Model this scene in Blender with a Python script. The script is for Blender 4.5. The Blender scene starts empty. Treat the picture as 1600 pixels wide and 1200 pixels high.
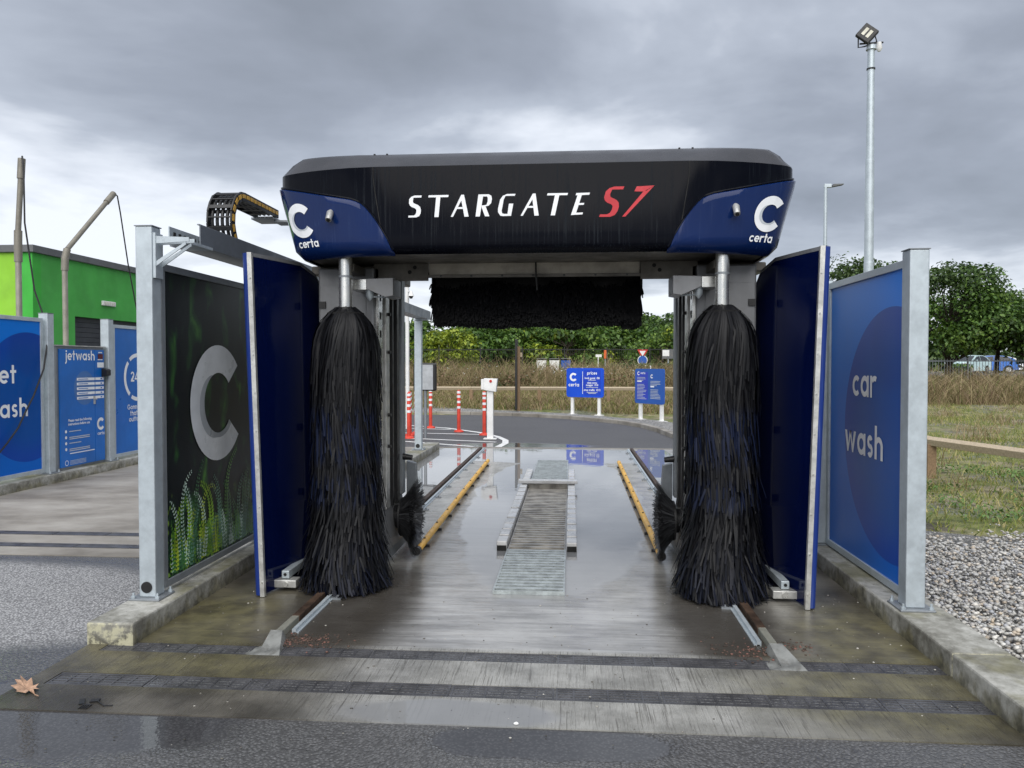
import bpy, bmesh, math, random
import numpy as np
from mathutils import Vector, Matrix

R = math.radians
SC = bpy.context.scene
COL = SC.collection
rng = random.Random(7)
nrng = np.random.default_rng(11)

# ------------------------------------------------------------------ camera
cam_d = bpy.data.cameras.new('camera')
cam_d.sensor_width = 36.0
cam_d.lens = 36.0 * 1202.0 / 1600.0
cam_d.clip_start = 0.05
cam_d.clip_end = 2000
cam = bpy.data.objects.new('camera', cam_d)
COL.objects.link(cam)
cam.location = (0, 0, 1.6)
cam.rotation_euler = (R(90 - 1.43), 0, R(4.38))
SC.camera = cam

# ------------------------------------------------------------------ world
SUN_EL, SUN_AZ = 48.0, 180.0          # azimuth clockwise from +Y (the wash axis)
W = bpy.data.worlds.new('World')
SC.world = W
W.use_nodes = True
wn, wl = W.node_tree.nodes, W.node_tree.links
wn.clear()
def wnode(t, **k):
    n = wn.new(t)
    for a, b in k.items(): setattr(n, a, b)
    return n
def wmath(op, a, b=None, c=None):
    n = wnode('ShaderNodeMath', operation=op)
    for i, v in enumerate((a, b, c)):
        if v is None: continue
        if isinstance(v, (int, float)): n.inputs[i].default_value = v
        else: wl.new(v, n.inputs[i])
    return n.outputs[0]
wout = wnode('ShaderNodeOutputWorld')
sky = wnode('ShaderNodeTexSky', sky_type='NISHITA', sun_disc=False)
sky.sun_elevation = R(SUN_EL); sky.sun_rotation = R(SUN_AZ)
bg_sky = wnode('ShaderNodeBackground'); bg_sky.inputs[1].default_value = 0.07
wl.new(sky.outputs[0], bg_sky.inputs[0])
tc = wnode('ShaderNodeTexCoord')
sep = wnode('ShaderNodeSeparateXYZ'); wl.new(tc.outputs['Generated'], sep.inputs[0])
zz = wmath('ADD', wmath('MAXIMUM', sep.outputs[2], 0.0), 0.16)
comb = wnode('ShaderNodeCombineXYZ')
wl.new(wmath('DIVIDE', sep.outputs[0], zz), comb.inputs[0])
wl.new(wmath('DIVIDE', sep.outputs[1], zz), comb.inputs[1])
def wnoise(scale, detail, rough, off, dist=0.0):
    mp = wnode('ShaderNodeMapping'); mp.inputs['Location'].default_value = off
    wl.new(comb.outputs[0], mp.inputs[0])
    n = wnode('ShaderNodeTexNoise'); n.inputs['Scale'].default_value = scale
    n.inputs['Detail'].default_value = detail; n.inputs['Roughness'].default_value = rough
    n.inputs['Distortion'].default_value = dist
    wl.new(mp.outputs[0], n.inputs['Vector'])
    return n.outputs['Fac']
n_big = wnoise(0.85, 6, 0.52, (16.72, 12.02, 3.83), 0.25)
n_small = wnoise(2.3, 6, 0.5, (-11.12, 1.47, 1.38), 0.3)
mixn = wmath('ADD', wmath('MULTIPLY', n_big, 0.76), wmath('MULTIPLY', n_small, 0.24))
# overcast deck thins towards the horizon
lowb = wnode('ShaderNodeMapRange'); lowb.inputs[1].default_value = 0.42; lowb.inputs[2].default_value = 0.04
lowb.inputs[3].default_value = 0.0; lowb.inputs[4].default_value = 0.32
wl.new(sep.outputs[2], lowb.inputs[0])
mixn = wmath('ADD', wmath('MULTIPLY', wmath('SUBTRACT', mixn, 0.5), 1.55), 0.475)
# the deck is thicker towards the right of the wash axis
dens = wmath('ADD', wmath('ADD', mixn, lowb.outputs[0]), wmath('MULTIPLY', wmath('MULTIPLY', sep.outputs[0], lowb.outputs[0]), -1.0))
ramp = wnode('ShaderNodeValToRGB')
cr = ramp.color_ramp
cr.elements[0].position = 0.30; cr.elements[0].color = (0.125, 0.138, 0.162, 1)
cr.elements[1].position = 0.80; cr.elements[1].color = (0.42, 0.44, 0.475, 1)
e = cr.elements.new(0.46); e.color = (0.160, 0.176, 0.208, 1)
e = cr.elements.new(0.60); e.color = (0.220, 0.240, 0.278, 1)
e = cr.elements.new(0.69); e.color = (0.315, 0.336, 0.374, 1)
wl.new(dens, ramp.inputs[0])
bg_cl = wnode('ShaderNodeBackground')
# standard overcast luminance: brighter towards the zenith
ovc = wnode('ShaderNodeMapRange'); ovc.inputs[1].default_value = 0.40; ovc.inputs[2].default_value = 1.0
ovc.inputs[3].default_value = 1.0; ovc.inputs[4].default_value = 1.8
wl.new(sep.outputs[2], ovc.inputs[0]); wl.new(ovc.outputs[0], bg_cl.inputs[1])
wl.new(ramp.outputs[0], bg_cl.inputs[0])
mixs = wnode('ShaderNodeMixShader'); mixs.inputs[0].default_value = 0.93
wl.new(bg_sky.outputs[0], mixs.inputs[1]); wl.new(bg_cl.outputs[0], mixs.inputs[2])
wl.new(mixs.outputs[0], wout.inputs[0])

# ------------------------------------------------------------------ sun
sd = bpy.data.lights.new('sun', 'SUN')
sd.energy = 1.5; sd.angle = R(75); sd.color = (1.0, 0.965, 0.91)
sun = bpy.data.objects.new('sun', sd); COL.objects.link(sun)
az = R(SUN_AZ)
tosun = Vector((math.sin(az) * math.cos(R(SUN_EL)), math.cos(az) * math.cos(R(SUN_EL)), math.sin(R(SUN_EL))))
sun.rotation_euler = tosun.to_track_quat('Z', 'Y').to_euler()
sun.location = (-4, -8, 12)

SC.view_settings.view_transform = 'Standard'
SC.view_settings.look = 'None'
SC.view_settings.exposure = 1.2
SC.view_settings.gamma = 1.0
SC.view_settings.use_curve_mapping = False
SC.render.engine = 'CYCLES'
SC.cycles.max_bounces = 6

# ================================================================== helpers
class NB:
    """tiny node-graph builder for one material"""
    def __init__(s, name):
        s.m = bpy.data.materials.new(name); s.m.use_nodes = True
        s.t = s.m.node_tree; s.n = s.t.nodes; s.l = s.t.links
        s.b = s.n['Principled BSDF']
        s._pos = None
    def put(s, sock, v):
        if hasattr(v, 'node'): s.l.new(v, sock)
        elif isinstance(v, (tuple, list)) and len(v) == 3 and sock.type == 'RGBA': sock.default_value = (*v, 1)
        else: sock.default_value = v
    def set(s, **k):
        for a, v in k.items(): s.put(s.b.inputs[a.replace('_', ' ')], v)
        return s
    def node(s, t, **k):
        n = s.n.new(t)
        for a, b in k.items(): setattr(n, a, b)
        return n
    def pos(s):
        if s._pos is None:
            s._pos = s.node('ShaderNodeTexCoord').outputs['Object']
        return s._pos
    def scaled(s, sc, loc=(0, 0, 0), rot=(0, 0, 0), v=None):
        mp = s.node('ShaderNodeMapping'); mp.inputs['Scale'].default_value = sc
        mp.inputs['Location'].default_value = loc; mp.inputs['Rotation'].default_value = rot
        s.l.new(v or s.pos(), mp.inputs[0]); return mp.outputs[0]
    def noise(s, scale, detail=4, rough=0.55, v=None, dist=0.0):
        n = s.node('ShaderNodeTexNoise'); n.inputs['Scale'].default_value = scale
        n.inputs['Detail'].default_value = detail; n.inputs['Roughness'].default_value = rough
        n.inputs['Distortion'].default_value = dist
        s.l.new(v or s.pos(), n.inputs['Vector']); return n.outputs['Fac']
    def voronoi(s, scale, v=None, feature='F1', out='Distance'):
        n = s.node('ShaderNodeTexVoronoi', feature=feature); n.inputs['Scale'].default_value = scale
        s.l.new(v or s.pos(), n.inputs['Vector']); return n.outputs[out]
    def math(s, op, a, b=None, c=None, clamp=False):
        n = s.node('ShaderNodeMath', operation=op, use_clamp=clamp)
        for i, v in enumerate((a, b, c)):
            if v is not None: s.put(n.inputs[i], v)
        return n.outputs[0]
    def rng(s, v, a, b, c=0.0, d=1.0, smooth=True):
        n = s.node('ShaderNodeMapRange'); n.interpolation_type = 'SMOOTHSTEP' if smooth else 'LINEAR'
        s.put(n.inputs[0], v)
        for i, x in enumerate((a, b, c, d)): n.inputs[i + 1].default_value = x
        return n.outputs[0]
    def mix(s, f, a, b, mode='MIX'):
        n = s.node('ShaderNodeMix', data_type='RGBA', blend_type=mode)
        s.put(n.inputs[0], f)
        s.put(n.inputs[6], (*a, 1) if isinstance(a, tuple) and len(a) == 3 else a)
        s.put(n.inputs[7], (*b, 1) if isinstance(b, tuple) and len(b) == 3 else b)
        return n.outputs[2]
    def xyz(s, v=None):
        n = s.node('ShaderNodeSeparateXYZ'); s.l.new(v or s.pos(), n.inputs[0]); return n.outputs
    def ell(s, cx, cy, rx, ry, amp=0.3, nsc=1.5, soft=0.15):
        """soft-edged irregular patch in the ground plane"""
        o = s.xyz()
        a = s.math('DIVIDE', s.math('SUBTRACT', o[0], cx), rx)
        b = s.math('DIVIDE', s.math('SUBTRACT', o[1], cy), ry)
        d = s.math('SQRT', s.math('ADD', s.math('MULTIPLY', a, a), s.math('MULTIPLY', b, b)))
        d = s.math('ADD', d, s.math('MULTIPLY', s.math('SUBTRACT', s.noise(nsc, 5), 0.5), amp * 2))
        return s.rng(d, 1 - soft, 1 + soft, 1.0, 0.0)
    def bump(s, h, strength=0.3, dist=0.01, normal=None):
        n = s.node('ShaderNodeBump'); s.put(n.inputs['Strength'], strength); n.inputs['Distance'].default_value = dist
        s.l.new(h, n.inputs['Height'])
        if normal: s.l.new(normal, n.inputs['Normal'])
        return n.outputs[0]
    def island(s):
        return s.node('ShaderNodeNewGeometry').outputs['Random Per Island']
    def objrand(s):
        return s.node('ShaderNodeObjectInfo').outputs['Random']
    def ramp(s, f, stops):
        n = s.node('ShaderNodeValToRGB'); c = n.color_ramp
        c.elements[0].position = stops[0][0]; c.elements[0].color = (*stops[0][1], 1)
        c.elements[1].position = stops[-1][0]; c.elements[1].color = (*stops[-1][1], 1)
        for p, col in stops[1:-1]:
            e = c.elements.new(p); e.color = (*col, 1)
        s.put(n.inputs[0], f); return n.outputs[0]

def plain(name, col, rough=0.5, metal=0.0, var=0.12, nsc=6.0, bumps=0.0, bsc=60.0, coat=0.0, dirt=0.0, streak=False):
    b = NB(name)
    n = b.noise(nsc, 5, 0.6, b.scaled((1, 1, 0.15)) if streak else None)
    lo = tuple(c * (1 - var * 1.6) for c in col); hi = tuple(min(1, c * (1 + var)) for c in col)
    c = b.mix(b.rng(n, 0.3, 0.7), lo, hi)
    if dirt > 0:
        d = b.rng(b.noise(nsc * 2.7, 6, 0.65), 0.5, 0.75, 0, dirt)
        c = b.mix(d, c, (0.09, 0.08, 0.065))
    b.set(Base_Color=c, Metallic=metal, Roughness=b.rng(b.noise(nsc * 1.7, 4), 0.25, 0.75, max(0.02, rough - 0.09), min(1, rough + 0.12)))
    if coat: b.set(Coat_Weight=coat, Coat_Roughness=0.05)
    if bumps: b.set(Normal=b.bump(b.noise(bsc, 4), bumps, 0.004))
    return b.m

ORG = {}
def org(o): return ORG.get(o.name, Vector((0, 0, 0))) if o else Vector((0, 0, 0))

def tag(o, label=None, cat=None, group=None, kind=None):
    if label: o['label'] = label
    if cat: o['category'] = cat
    if group: o['group'] = group
    if kind: o['kind'] = kind
    return o

def thing(name, label, cat, loc, group=None):
    o = bpy.data.objects.new(name, None); COL.objects.link(o)
    o.empty_display_size = 0.1
    o.location = loc; ORG[o.name] = Vector(loc)
    return tag(o, label, cat, group)

class MB:
    def __init__(s): s.v = []; s.f = []; s.mi = []; s.cur = 0
    def quad(s, *p):
        i = len(s.v); s.v += [tuple(q) for q in p]; s.f.append(tuple(range(i, i + len(p)))); s.mi.append(s.cur); return s
    def box(s, x0, x1, y0, y1, z0, z1, M=None):
        i = len(s.v)
        p = [Vector((x, y, z)) for z in (z0, z1) for y in (y0, y1) for x in (x0, x1)]
        if M is not None: p = [M @ q for q in p]
        s.v += [tuple(q) for q in p]
        for f in ((0, 2, 3, 1), (4, 5, 7, 6), (0, 1, 5, 4), (2, 6, 7, 3), (0, 4, 6, 2), (1, 3, 7, 5)):
            s.f.append(tuple(i + k for k in f)); s.mi.append(s.cur)
        return s
    def tube(s, pts, r, n=10, cap=True):
        pts = [Vector(p) for p in pts]
        rr = r if isinstance(r, (list, tuple)) else [r] * len(pts)
        i0 = len(s.v); up = None
        for k, p in enumerate(pts):
            a = pts[max(0, k - 1)]; b = pts[min(len(pts) - 1, k + 1)]
            d = (b - a).normalized()
            if up is None:
                up = Vector((0, 0, 1)) if abs(d.z) < 0.9 else Vector((1, 0, 0))
            x = up.cross(d)
            if x.length < 1e-4: x = Vector((1, 0, 0)).cross(d)
            x.normalize(); y = d.cross(x).normalized(); up = y
            for j in range(n):
                t = 2 * math.pi * j / n
                s.v.append(tuple(p + (x * math.cos(t) + y * math.sin(t)) * rr[k]))
        for k in range(len(pts) - 1):
            for j in range(n):
                a = i0 + k * n + j; b = i0 + k * n + (j + 1) % n
                s.f.append((a, b, b + n, a + n)); s.mi.append(s.cur)
        if cap:
            s.f.append(tuple(i0 + j for j in reversed(range(n)))); s.mi.append(s.cur)
            e = i0 + (len(pts) - 1) * n
            s.f.append(tuple(e + j for j in range(n))); s.mi.append(s.cur)
        return s
    def prism(s, poly, a, b):
        """poly list of (x,y,z) points, extruded by vector from a*d to b*d handled by caller: poly at +a and +b vectors"""
        n = len(poly); i = len(s.v); a = Vector(a); b = Vector(b)
        s.v += [tuple(Vector(p) + a) for p in poly] + [tuple(Vector(p) + b) for p in poly]
        s.f.append(tuple(i + k for k in reversed(range(n)))); s.f.append(tuple(i + n + k for k in range(n)))
        s.mi += [s.cur, s.cur]
        for k in range(n):
            s.f.append((i + k, i + (k + 1) % n, i + n + (k + 1) % n, i + n + k)); s.mi.append(s.cur)
        return s
    def grid(s, P, closed_u=False):
        """P[row][col] points"""
        i0 = len(s.v); nr = len(P); nc = len(P[0])
        for row in P: s.v += [tuple(p) for p in row]
        for r in range(nr - 1):
            for c in range(nc if closed_u else nc - 1):
                c2 = (c + 1) % nc
                s.f.append((i0 + r * nc + c, i0 + r * nc + c2, i0 + (r + 1) * nc + c2, i0 + (r + 1) * nc + c)); s.mi.append(s.cur)
        return s
    def build(s, name, mat, parent=None, bevel=0.0, smooth=False, fix=True, auto=None):
        o3 = org(parent)
        me = bpy.data.meshes.new(name)
        me.from_pydata([(x - o3.x, y - o3.y, z - o3.z) for x, y, z in s.v], [], s.f)
        for m in (mat if isinstance(mat, (list, tuple)) else [mat]): me.materials.append(m)
        if any(s.mi): me.polygons.foreach_set('material_index', s.mi)
        if fix:
            bm = bmesh.new(); bm.from_mesh(me); bmesh.ops.recalc_face_normals(bm, faces=bm.faces); bm.to_mesh(me); bm.free()
        if smooth: me.polygons.foreach_set('use_smooth', [True] * len(me.polygons))
        if auto is not None:
            me.polygons.foreach_set('use_smooth', [True] * len(me.polygons)); me.set_sharp_from_angle(angle=R(auto))
        me.update()
        o = bpy.data.objects.new(name, me); COL.objects.link(o)
        if parent: o.parent = parent
        ORG[o.name] = o3
        if bevel:
            md = o.modifiers.new('bevel', 'BEVEL'); md.width = bevel; md.segments = 2; md.limit_method = 'ANGLE'
            md.angle_limit = R(40); md.harden_normals = False
        return o

def fast_mesh(name, V, F, mat, parent=None, smooth=False, mi=None):
    """numpy arrays: V (n,3), F (m,k)"""
    me = bpy.data.meshes.new(name)
    n, m, k = len(V), len(F), F.shape[1]
    me.vertices.add(n); me.vertices.foreach_set('co', V.astype(np.float32).ravel())
    me.loops.add(m * k); me.loops.foreach_set('vertex_index', F.astype(np.int32).ravel())
    me.polygons.add(m); me.polygons.foreach_set('loop_start', np.arange(0, m * k, k, dtype=np.int32))
    for x in (mat if isinstance(mat, (list, tuple)) else [mat]): me.materials.append(x)
    if mi is not None: me.polygons.foreach_set('material_index', mi.astype(np.int32))
    if smooth: me.polygons.foreach_set('use_smooth', np.ones(m, dtype=bool))
    me.update(calc_edges=True); me.validate()
    o = bpy.data.objects.new(name, me); COL.objects.link(o)
    if parent: o.parent = parent
    return o

def copy_tree(o, parent=None):
    c = o.copy(); COL.objects.link(c); c.parent = parent
    for ch in list(o.children): copy_tree(ch, c)
    return c

# ---------------------------------------------------------------- flat lettering (2-D shapes as lists of polygons)
def arc(cx, cy, r0, r1, a0, a1, n=18):
    P = []
    for k in range(n):
        t0 = R(a0 + (a1 - a0) * k / n); t1 = R(a0 + (a1 - a0) * (k + 1) / n)
        P.append([(cx + r0 * math.cos(t0), cy + r0 * math.sin(t0)), (cx + r1 * math.cos(t0), cy + r1 * math.sin(t0)),
                  (cx + r1 * math.cos(t1), cy + r1 * math.sin(t1)), (cx + r0 * math.cos(t1), cy + r0 * math.sin(t1))])
    return P
def rect(x0, y0, x1, y1): return [[(x0, y0), (x1, y0), (x1, y1), (x0, y1)]]
def glyph(ch, w=0.25):
    """geometric lower-case letters, x-height 1; returns (groups, advance); groups never overlap inside one group"""
    i = 0.5 - w
    if ch == 'c': return [arc(.5, .5, i, .5, 46, 314)], .88
    if ch == 'o': return [arc(.5, .5, i, .5, 0, 360, 28)], 1.0
    if ch == 'a': return [arc(.5, .5, i, .5, 0, 360, 28), rect(1 - w * .92, 0, 1.0, 1.0)], 1.0
    if ch == 'd': return [arc(.5, .5, i, .5, 0, 360, 28), rect(1 - w * .92, 0, 1.0, 1.45)], 1.0
    if ch == 'e': return [arc(.5, .5, i, .5, 0, 316, 26), rect(.14, .40, .98, .60)], .98
    if ch == 'r': return [rect(0, 0, w * .95, 1.0), arc(.5, .5, i, .5, 62, 140, 8)], .70
    if ch == 't': return [rect(.17, 0, .17 + w, 1.38), rect(0, .79, .62, 1.0)], .62
    if ch == 'h': return [rect(0, 0, w, 1.46), arc(.45, .55, .45 - w, .45, 0, 150, 14), rect(.90 - w, 0, .90, .552)], .90
    if ch == 'n': return [rect(0, 0, w, 1.0), arc(.45, .55, .45 - w, .45, 0, 150, 14), rect(.90 - w, 0, .90, .552)], .90
    if ch == 'u': return [rect(0, .45, w, 1.0), arc(.45, .45, .45 - w, .45, 180, 360, 14), rect(.90 - w, 0, .90, 1.0)], .90
    if ch == 'p': return [arc(.5, .5, i, .5, 0, 360, 28), rect(0, -.42, w * .92, 1.0)], 1.0
    if ch == 'i': return [rect(0, 0, w, 1.0), rect(0, 1.14, w, 1.42)], w
    if ch == 'j': return [rect(.18, -.12, .18 + w, 1.0), arc(-.02, -.12, .20, .20 + w, 0, -80, 8), rect(.18, 1.14, .18 + w, 1.42)], .18 + w
    if ch == 's':
        v = w * .92; q = (1 + v) / 4
        return [arc(.36, 1 - q, q - v, q, 28, 270, 14), arc(.36, q, q - v, q, 90, -152, 14)], .70
    if ch == 'w': return [[[(0, 1), (.27, 1), (.46, .36), (.47, 0), (.33, 0)], [(.46, .36), (.62, 1), (.80, 1), (.47, 0)],
                           [(.80, 1), (.62, 1), (.95, 0), (.96, .36)], [(.95, 0), (1.09, 0), (1.42, 1), (1.15, 1), (.96, .36)]]], 1.42
    if ch == 'y': return [[[(0, 1), (.29, 1), (.60, .30), (.44, 0)], [(.44, 0), (.60, .30), (.86, 1), (1.12, 1), (.52, -.42), (.26, -.42)]]], 1.05
    if ch == 'G': return [arc(.70, .70, .70 - w, .70, 40, 330, 26), rect(.72, .52, 1.38, .74), rect(1.16, .30, 1.38, .60)], 1.4
    if ch == '2': return [arc(.42, .98, .42 - w, .42, -30, 170, 14), [[(0, 0), (.36, 0), (.80, .76), (.52, .86), (0, .22)]], rect(.0, 0, .85, .22)], .85
    if ch == '4': return [rect(.55, 0, .55 + w, 1.4), [[(0, .28), (.26, .48), (.60, 1.05), (.60, 1.4)]], rect(0, .28, .98, .50)], .98
    if ch == '7': return [rect(0, 1.17, .9, 1.4), [[(.15, 0), (.42, 0), (.9, 1.2), (.62, 1.2)]]], .9
    if ch == '/': return [[[(0, -.1), (.2, -.1), (.75, 1.5), (.55, 1.5)]]], .7
    return [], .45
def word(txt, w=0.25, gap=0.13):
    """-> list of groups of polygons, total width (x-height 1)"""
    G, x = [], 0.0
    for ch in txt:
        g, adv = glyph(ch, w)
        for grp in g: G.append([[(px + x, py) for px, py in poly] for poly in grp])
        x += adv + gap
    return G, x - gap
def place(G, ox, oy, sc):
    return [[[(ox + x * sc, oy + y * sc) for x, y in poly] for poly in grp] for grp in G]
def word_at(txt, cx, base, xh, align='c', w=0.25, gap=0.13):
    G, wd = word(txt, w, gap)
    ox = cx - wd * xh / 2 if align == 'c' else (cx if align == 'l' else cx - wd * xh)
    return place(G, ox, base, xh)
def plane_map(o, u, v, n):
    o, u, v, n = map(Vector, (o, u, v, n))
    return lambda x, y, h: o + u * x + v * y + n * h
def decal(name, groups, fmap, mat, parent, h=0.002):
    mb = MB()
    for gi, grp in enumerate(groups):
        hh = h + 0.0004 * (gi % 4)
        for poly in grp: mb.quad(*[fmap(x, y, hh) for x, y in poly])
    return mb.build(name, mat, parent, fix=False)
def c_logo(cx, cy, r):
    a = arc(cx, cy, r * .52, r, 40, 322, 40)
    b = []
    n = 30
    for k in range(n):
        q = []
        for t, e in ((k / n, 0), (k / n, 1), ((k + 1) / n, 1), ((k + 1) / n, 0)):
            an = R(112 + (322 - 112) * t)
            wd = .17 * math.sin(math.pi * min(1, t * 1.15) ** 0.9) if t < .72 else .17 * math.sin(math.pi * min(1, .72 * 1.15) ** .9) + .10 * (t - .72)
            q.append((cx + r * (.52 + wd * e) * math.cos(an), cy + r * (.52 + wd * e) * math.sin(an)))
        b.append(q)
    return a, b
def font_decal(name, body, size, fmap, mat, parent, h=0.002, align='LEFT', bold=0.0, x=0, y=0):
    c = bpy.data.curves.new(name, 'FONT'); c.body = body; c.size = size; c.align_x = align; c.offset = bold
    c.resolution_u = 2
    o = bpy.data.objects.new(name + '_tmp', c); COL.objects.link(o)
    bpy.context.view_layer.update()
    me = bpy.data.meshes.new_from_object(o.evaluated_get(bpy.context.evaluated_depsgraph_get()))
    bpy.data.objects.remove(o); bpy.data.curves.remove(c)
    o3 = org(parent)
    for v in me.vertices: v.co = fmap(v.co.x + x, v.co.y + y, h) - o3
    me.materials.clear(); me.materials.append(mat); me.name = name
    ob = bpy.data.objects.new(name, me); COL.objects.link(ob); ob.parent = parent
    return ob

# ================================================================== materials
CX = -0.285           # centre line of the wash bay
def mat_asphalt():
    b = NB('asphalt')
    o = b.xyz()
    # dry, bleached patches; everything else is still wet from the wash and the rain
    dry = b.math('MAXIMUM', b.ell(-4.9, 4.85, 2.45, 1.02, 0.16, 1.3, 0.14), b.ell(3.1, 2.35, 1.7, 0.85, 0.14, 1.6, 0.12))
    dry = b.math('MAXIMUM', dry, b.ell(-9, 9, 4, 6, 0.2, 0.8, 0.2))
    far = b.rng(o[1], 14.0, 15.2)
    pud = b.math('MAXIMUM', b.ell(-2.35, 3.32, 0.95, 0.42, 0.30, 2.2, 0.14), b.ell(-0.1, 3.22, 0.55, 0.16, 0.35, 3.0, 0.16))
    pud = b.math('MAXIMUM', pud, b.ell(-1.0, 15.2, 1.5, 0.5, 0.3, 1.0, 0.2))
    grain = b.voronoi(70.0)
    grain2 = b.math('ADD', b.math('MULTIPLY', b.noise(95.0, 3, 0.75), 0.6), b.math('MULTIPLY', b.math('SUBTRACT', 0.9, grain), 0.35))
    wetc = b.mix(b.rng(grain2, 0.35, 0.75), (0.075, 0.075, 0.076), (0.21, 0.21, 0.212))
    dryc = b.mix(b.rng(grain2, 0.35, 0.70), (0.15, 0.15, 0.155), (0.62, 0.62, 0.63))
    farc = b.mix(b.rng(grain2, 0.3, 0.7), (0.065, 0.065, 0.07), (0.13, 0.13, 0.135))
    c = b.mix(dry, wetc, dryc)
    c = b.mix(far, c, farc)
    c = b.mix(b.rng(b.noise(0.7, 5), 0.45, 0.8, 0, 0.30), c, (0.035, 0.035, 0.038))
    c = b.mix(b.math('MULTIPLY', pud, 0.6), c, (0.03, 0.03, 0.034))
    dryness = b.math('MAXIMUM', dry, b.math('MULTIPLY', far, 0.8))
    rough = b.rng(dryness, 0, 1, 0.26, 0.8, False)
    rough = b.math('MULTIPLY', rough, b.rng(pud, 0, 1, 1.0, 0.10, False))
    h = b.math('ADD', b.math('MULTIPLY', grain, 0.8), b.math('MULTIPLY', b.noise(60, 4), 0.5))
    b.set(Base_Color=c, Roughness=rough, Normal=b.bump(h, b.rng(pud, 0.1, 0.9, 0.55, 0.02), 0.010))
    return b.m

def mat_slab():
    b = NB('wet_concrete')
    o = b.xyz()
    front = b.rng(o[1], 4.23, 4.27, 1.0, 0.0)                 # apron strips brushed along the lane
    gx = b.noise(1.0, 4, 0.7, b.scaled((95, 2.4, 1)))          # grooves running with Y
    gy = b.math('ADD', b.math('MULTIPLY', b.noise(1.0, 3, 0.6, b.scaled((0.9, 58, 1))), 0.45), b.math('MULTIPLY', b.noise(1.0, 4, 0.6, b.scaled((1.3, 19, 1)), 0.6), 0.55))          # grooves running with X
    groove = b.math('ADD', b.math('MULTIPLY', gx, front), b.math('MULTIPLY', gy, b.math('SUBTRACT', 1.0, front)))
    pud = b.ell(-0.18, 9.4, 1.0, 4.25, 0.17, 1.5, 0.05)
    pud = b.math('MAXIMUM', pud, b.ell(-2.12, 11.4, 0.46, 4.2, 0.16, 1.4, 0.05))
    pud = b.math('MAXIMUM', pud, b.ell(1.5, 11.2, 0.42, 4.0, 0.16, 1.4, 0.05))
    pud = b.math('MAXIMUM', pud, b.ell(-0.3, 13.5, 2.3, 1.05, 0.3, 1.4, 0.06))
    pud = b.math('MAXIMUM', pud, b.ell(-0.55, 3.45, 0.50, 0.14, 0.3, 3.0, 0.16))
    wet = b.ell(-0.25, 8.5, 1.25, 5.4, 0.22, 1.3, 0.35)        # shiny film
    wet = b.math('MAXIMUM', wet, b.ell(-0.2, 4.75, 0.95, 0.75, 0.25, 2.0, 0.4))
    patch = b.noise(1.6, 6, 0.6)
    damp = b.mix(b.rng(patch, 0.36, 0.64), (0.048, 0.043, 0.036), (0.135, 0.124, 0.105))
    lane = b.math('MAXIMUM', b.ell(-0.22, 9.0, 1.02, 9.0, 0.16, 1.6, 0.16), b.rng(o[1], 6.4, 7.6))
    sheen = b.math('ADD', b.math('MULTIPLY', b.noise(1.0, 6, 0.68, b.scaled((1.1, 7.0, 1))), 0.6), b.math('MULTIPLY', gy, 0.4))
    damp = b.mix(lane, damp, b.mix(b.rng(b.math('ADD', b.math('MULTIPLY', sheen, 0.7), b.math('MULTIPLY', patch, 0.3)), 0.38, 0.64), (0.17, 0.169, 0.166), (0.43, 0.429, 0.423)))  # sky sheen on the wet lane painted into the colour as pale streaks
    pale = b.mix(b.rng(b.noise(3.2, 6, 0.62), 0.3, 0.7), (0.21, 0.207, 0.19), (0.40, 0.395, 0.37))
    paleM = b.math('MAXIMUM', b.math('MULTIPLY', front, b.ell(0.15, 3.85, 1.25, 0.9, 0.3, 1.4, 0.5)), b.ell(0.9, 10, 0.9, 5.0, 0.35, 1.0, 0.5))
    paleM = b.math('MAXIMUM', paleM, b.ell(-1.5, 10, 0.5, 4.5, 0.35, 1.2, 0.5))
    c = b.mix(paleM, damp, pale)
    # green-brown algae along both kerbs, brown silt by the rails with the gantry's dark reflection painted in
    alg = b.math('MAXIMUM', b.ell(-2.35, 4.55, 0.55, 0.75, 0.25, 2.5, 0.45), b.ell(1.75, 4.55, 0.42, 0.62, 0.25, 2.5, 0.45))
    alg = b.math('MAXIMUM', alg, b.ell(1.6, 3.85, 0.75, 0.5, 0.3, 2.5, 0.5))
    alg = b.math('MAXIMUM', alg, b.ell(-2.0, 3.88, 0.6, 0.25, 0.3, 2.5, 0.5))
    c = b.mix(b.math('MULTIPLY', alg, 0.62), c, b.mix(b.rng(b.noise(7, 4), 0.3, 0.7), (0.062, 0.055, 0.024), (0.165, 0.148, 0.065)))
    brn_reflect = b.math('MAXIMUM', b.ell(-1.42, 5.0, 0.42, 0.95, 0.35, 2.2, 0.35), b.ell(0.92, 5.0, 0.34, 0.95, 0.35, 2.2, 0.35))
    c = b.mix(b.math('MULTIPLY', brn_reflect, 0.82), c, (0.036, 0.031, 0.026))
    c = b.mix(b.math('MULTIPLY', b.rng(groove, 0.52, 0.66), b.math('ADD', b.math('MULTIPLY', front, 0.35), 0.25)), c, (0.05, 0.045, 0.036))
    c = b.mix(b.math('MULTIPLY', pud, 0.85), c, (0.225, 0.23, 0.235))
    c = b.mix(b.rng(b.noise(45, 3, 0.7), 0.66, 0.74, 0, 0.6), c, (0.02, 0.018, 0.016))
    rough = b.math('ADD', b.rng(wet, 0, 1, 0.34, 0.09, False), b.math('MULTIPLY', b.math('SUBTRACT', patch, 0.5), 0.12))
    rough = b.mix(pud, rough, (0.012, 0.012, 0.012))
    amt = b.math('MULTIPLY', b.rng(pud, 0.05, 0.85, 1.0, 0.0), b.math('ADD', 0.62, b.math('MULTIPLY', front, 0.3)))
    nrm = b.bump(groove, amt, 0.010)
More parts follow.
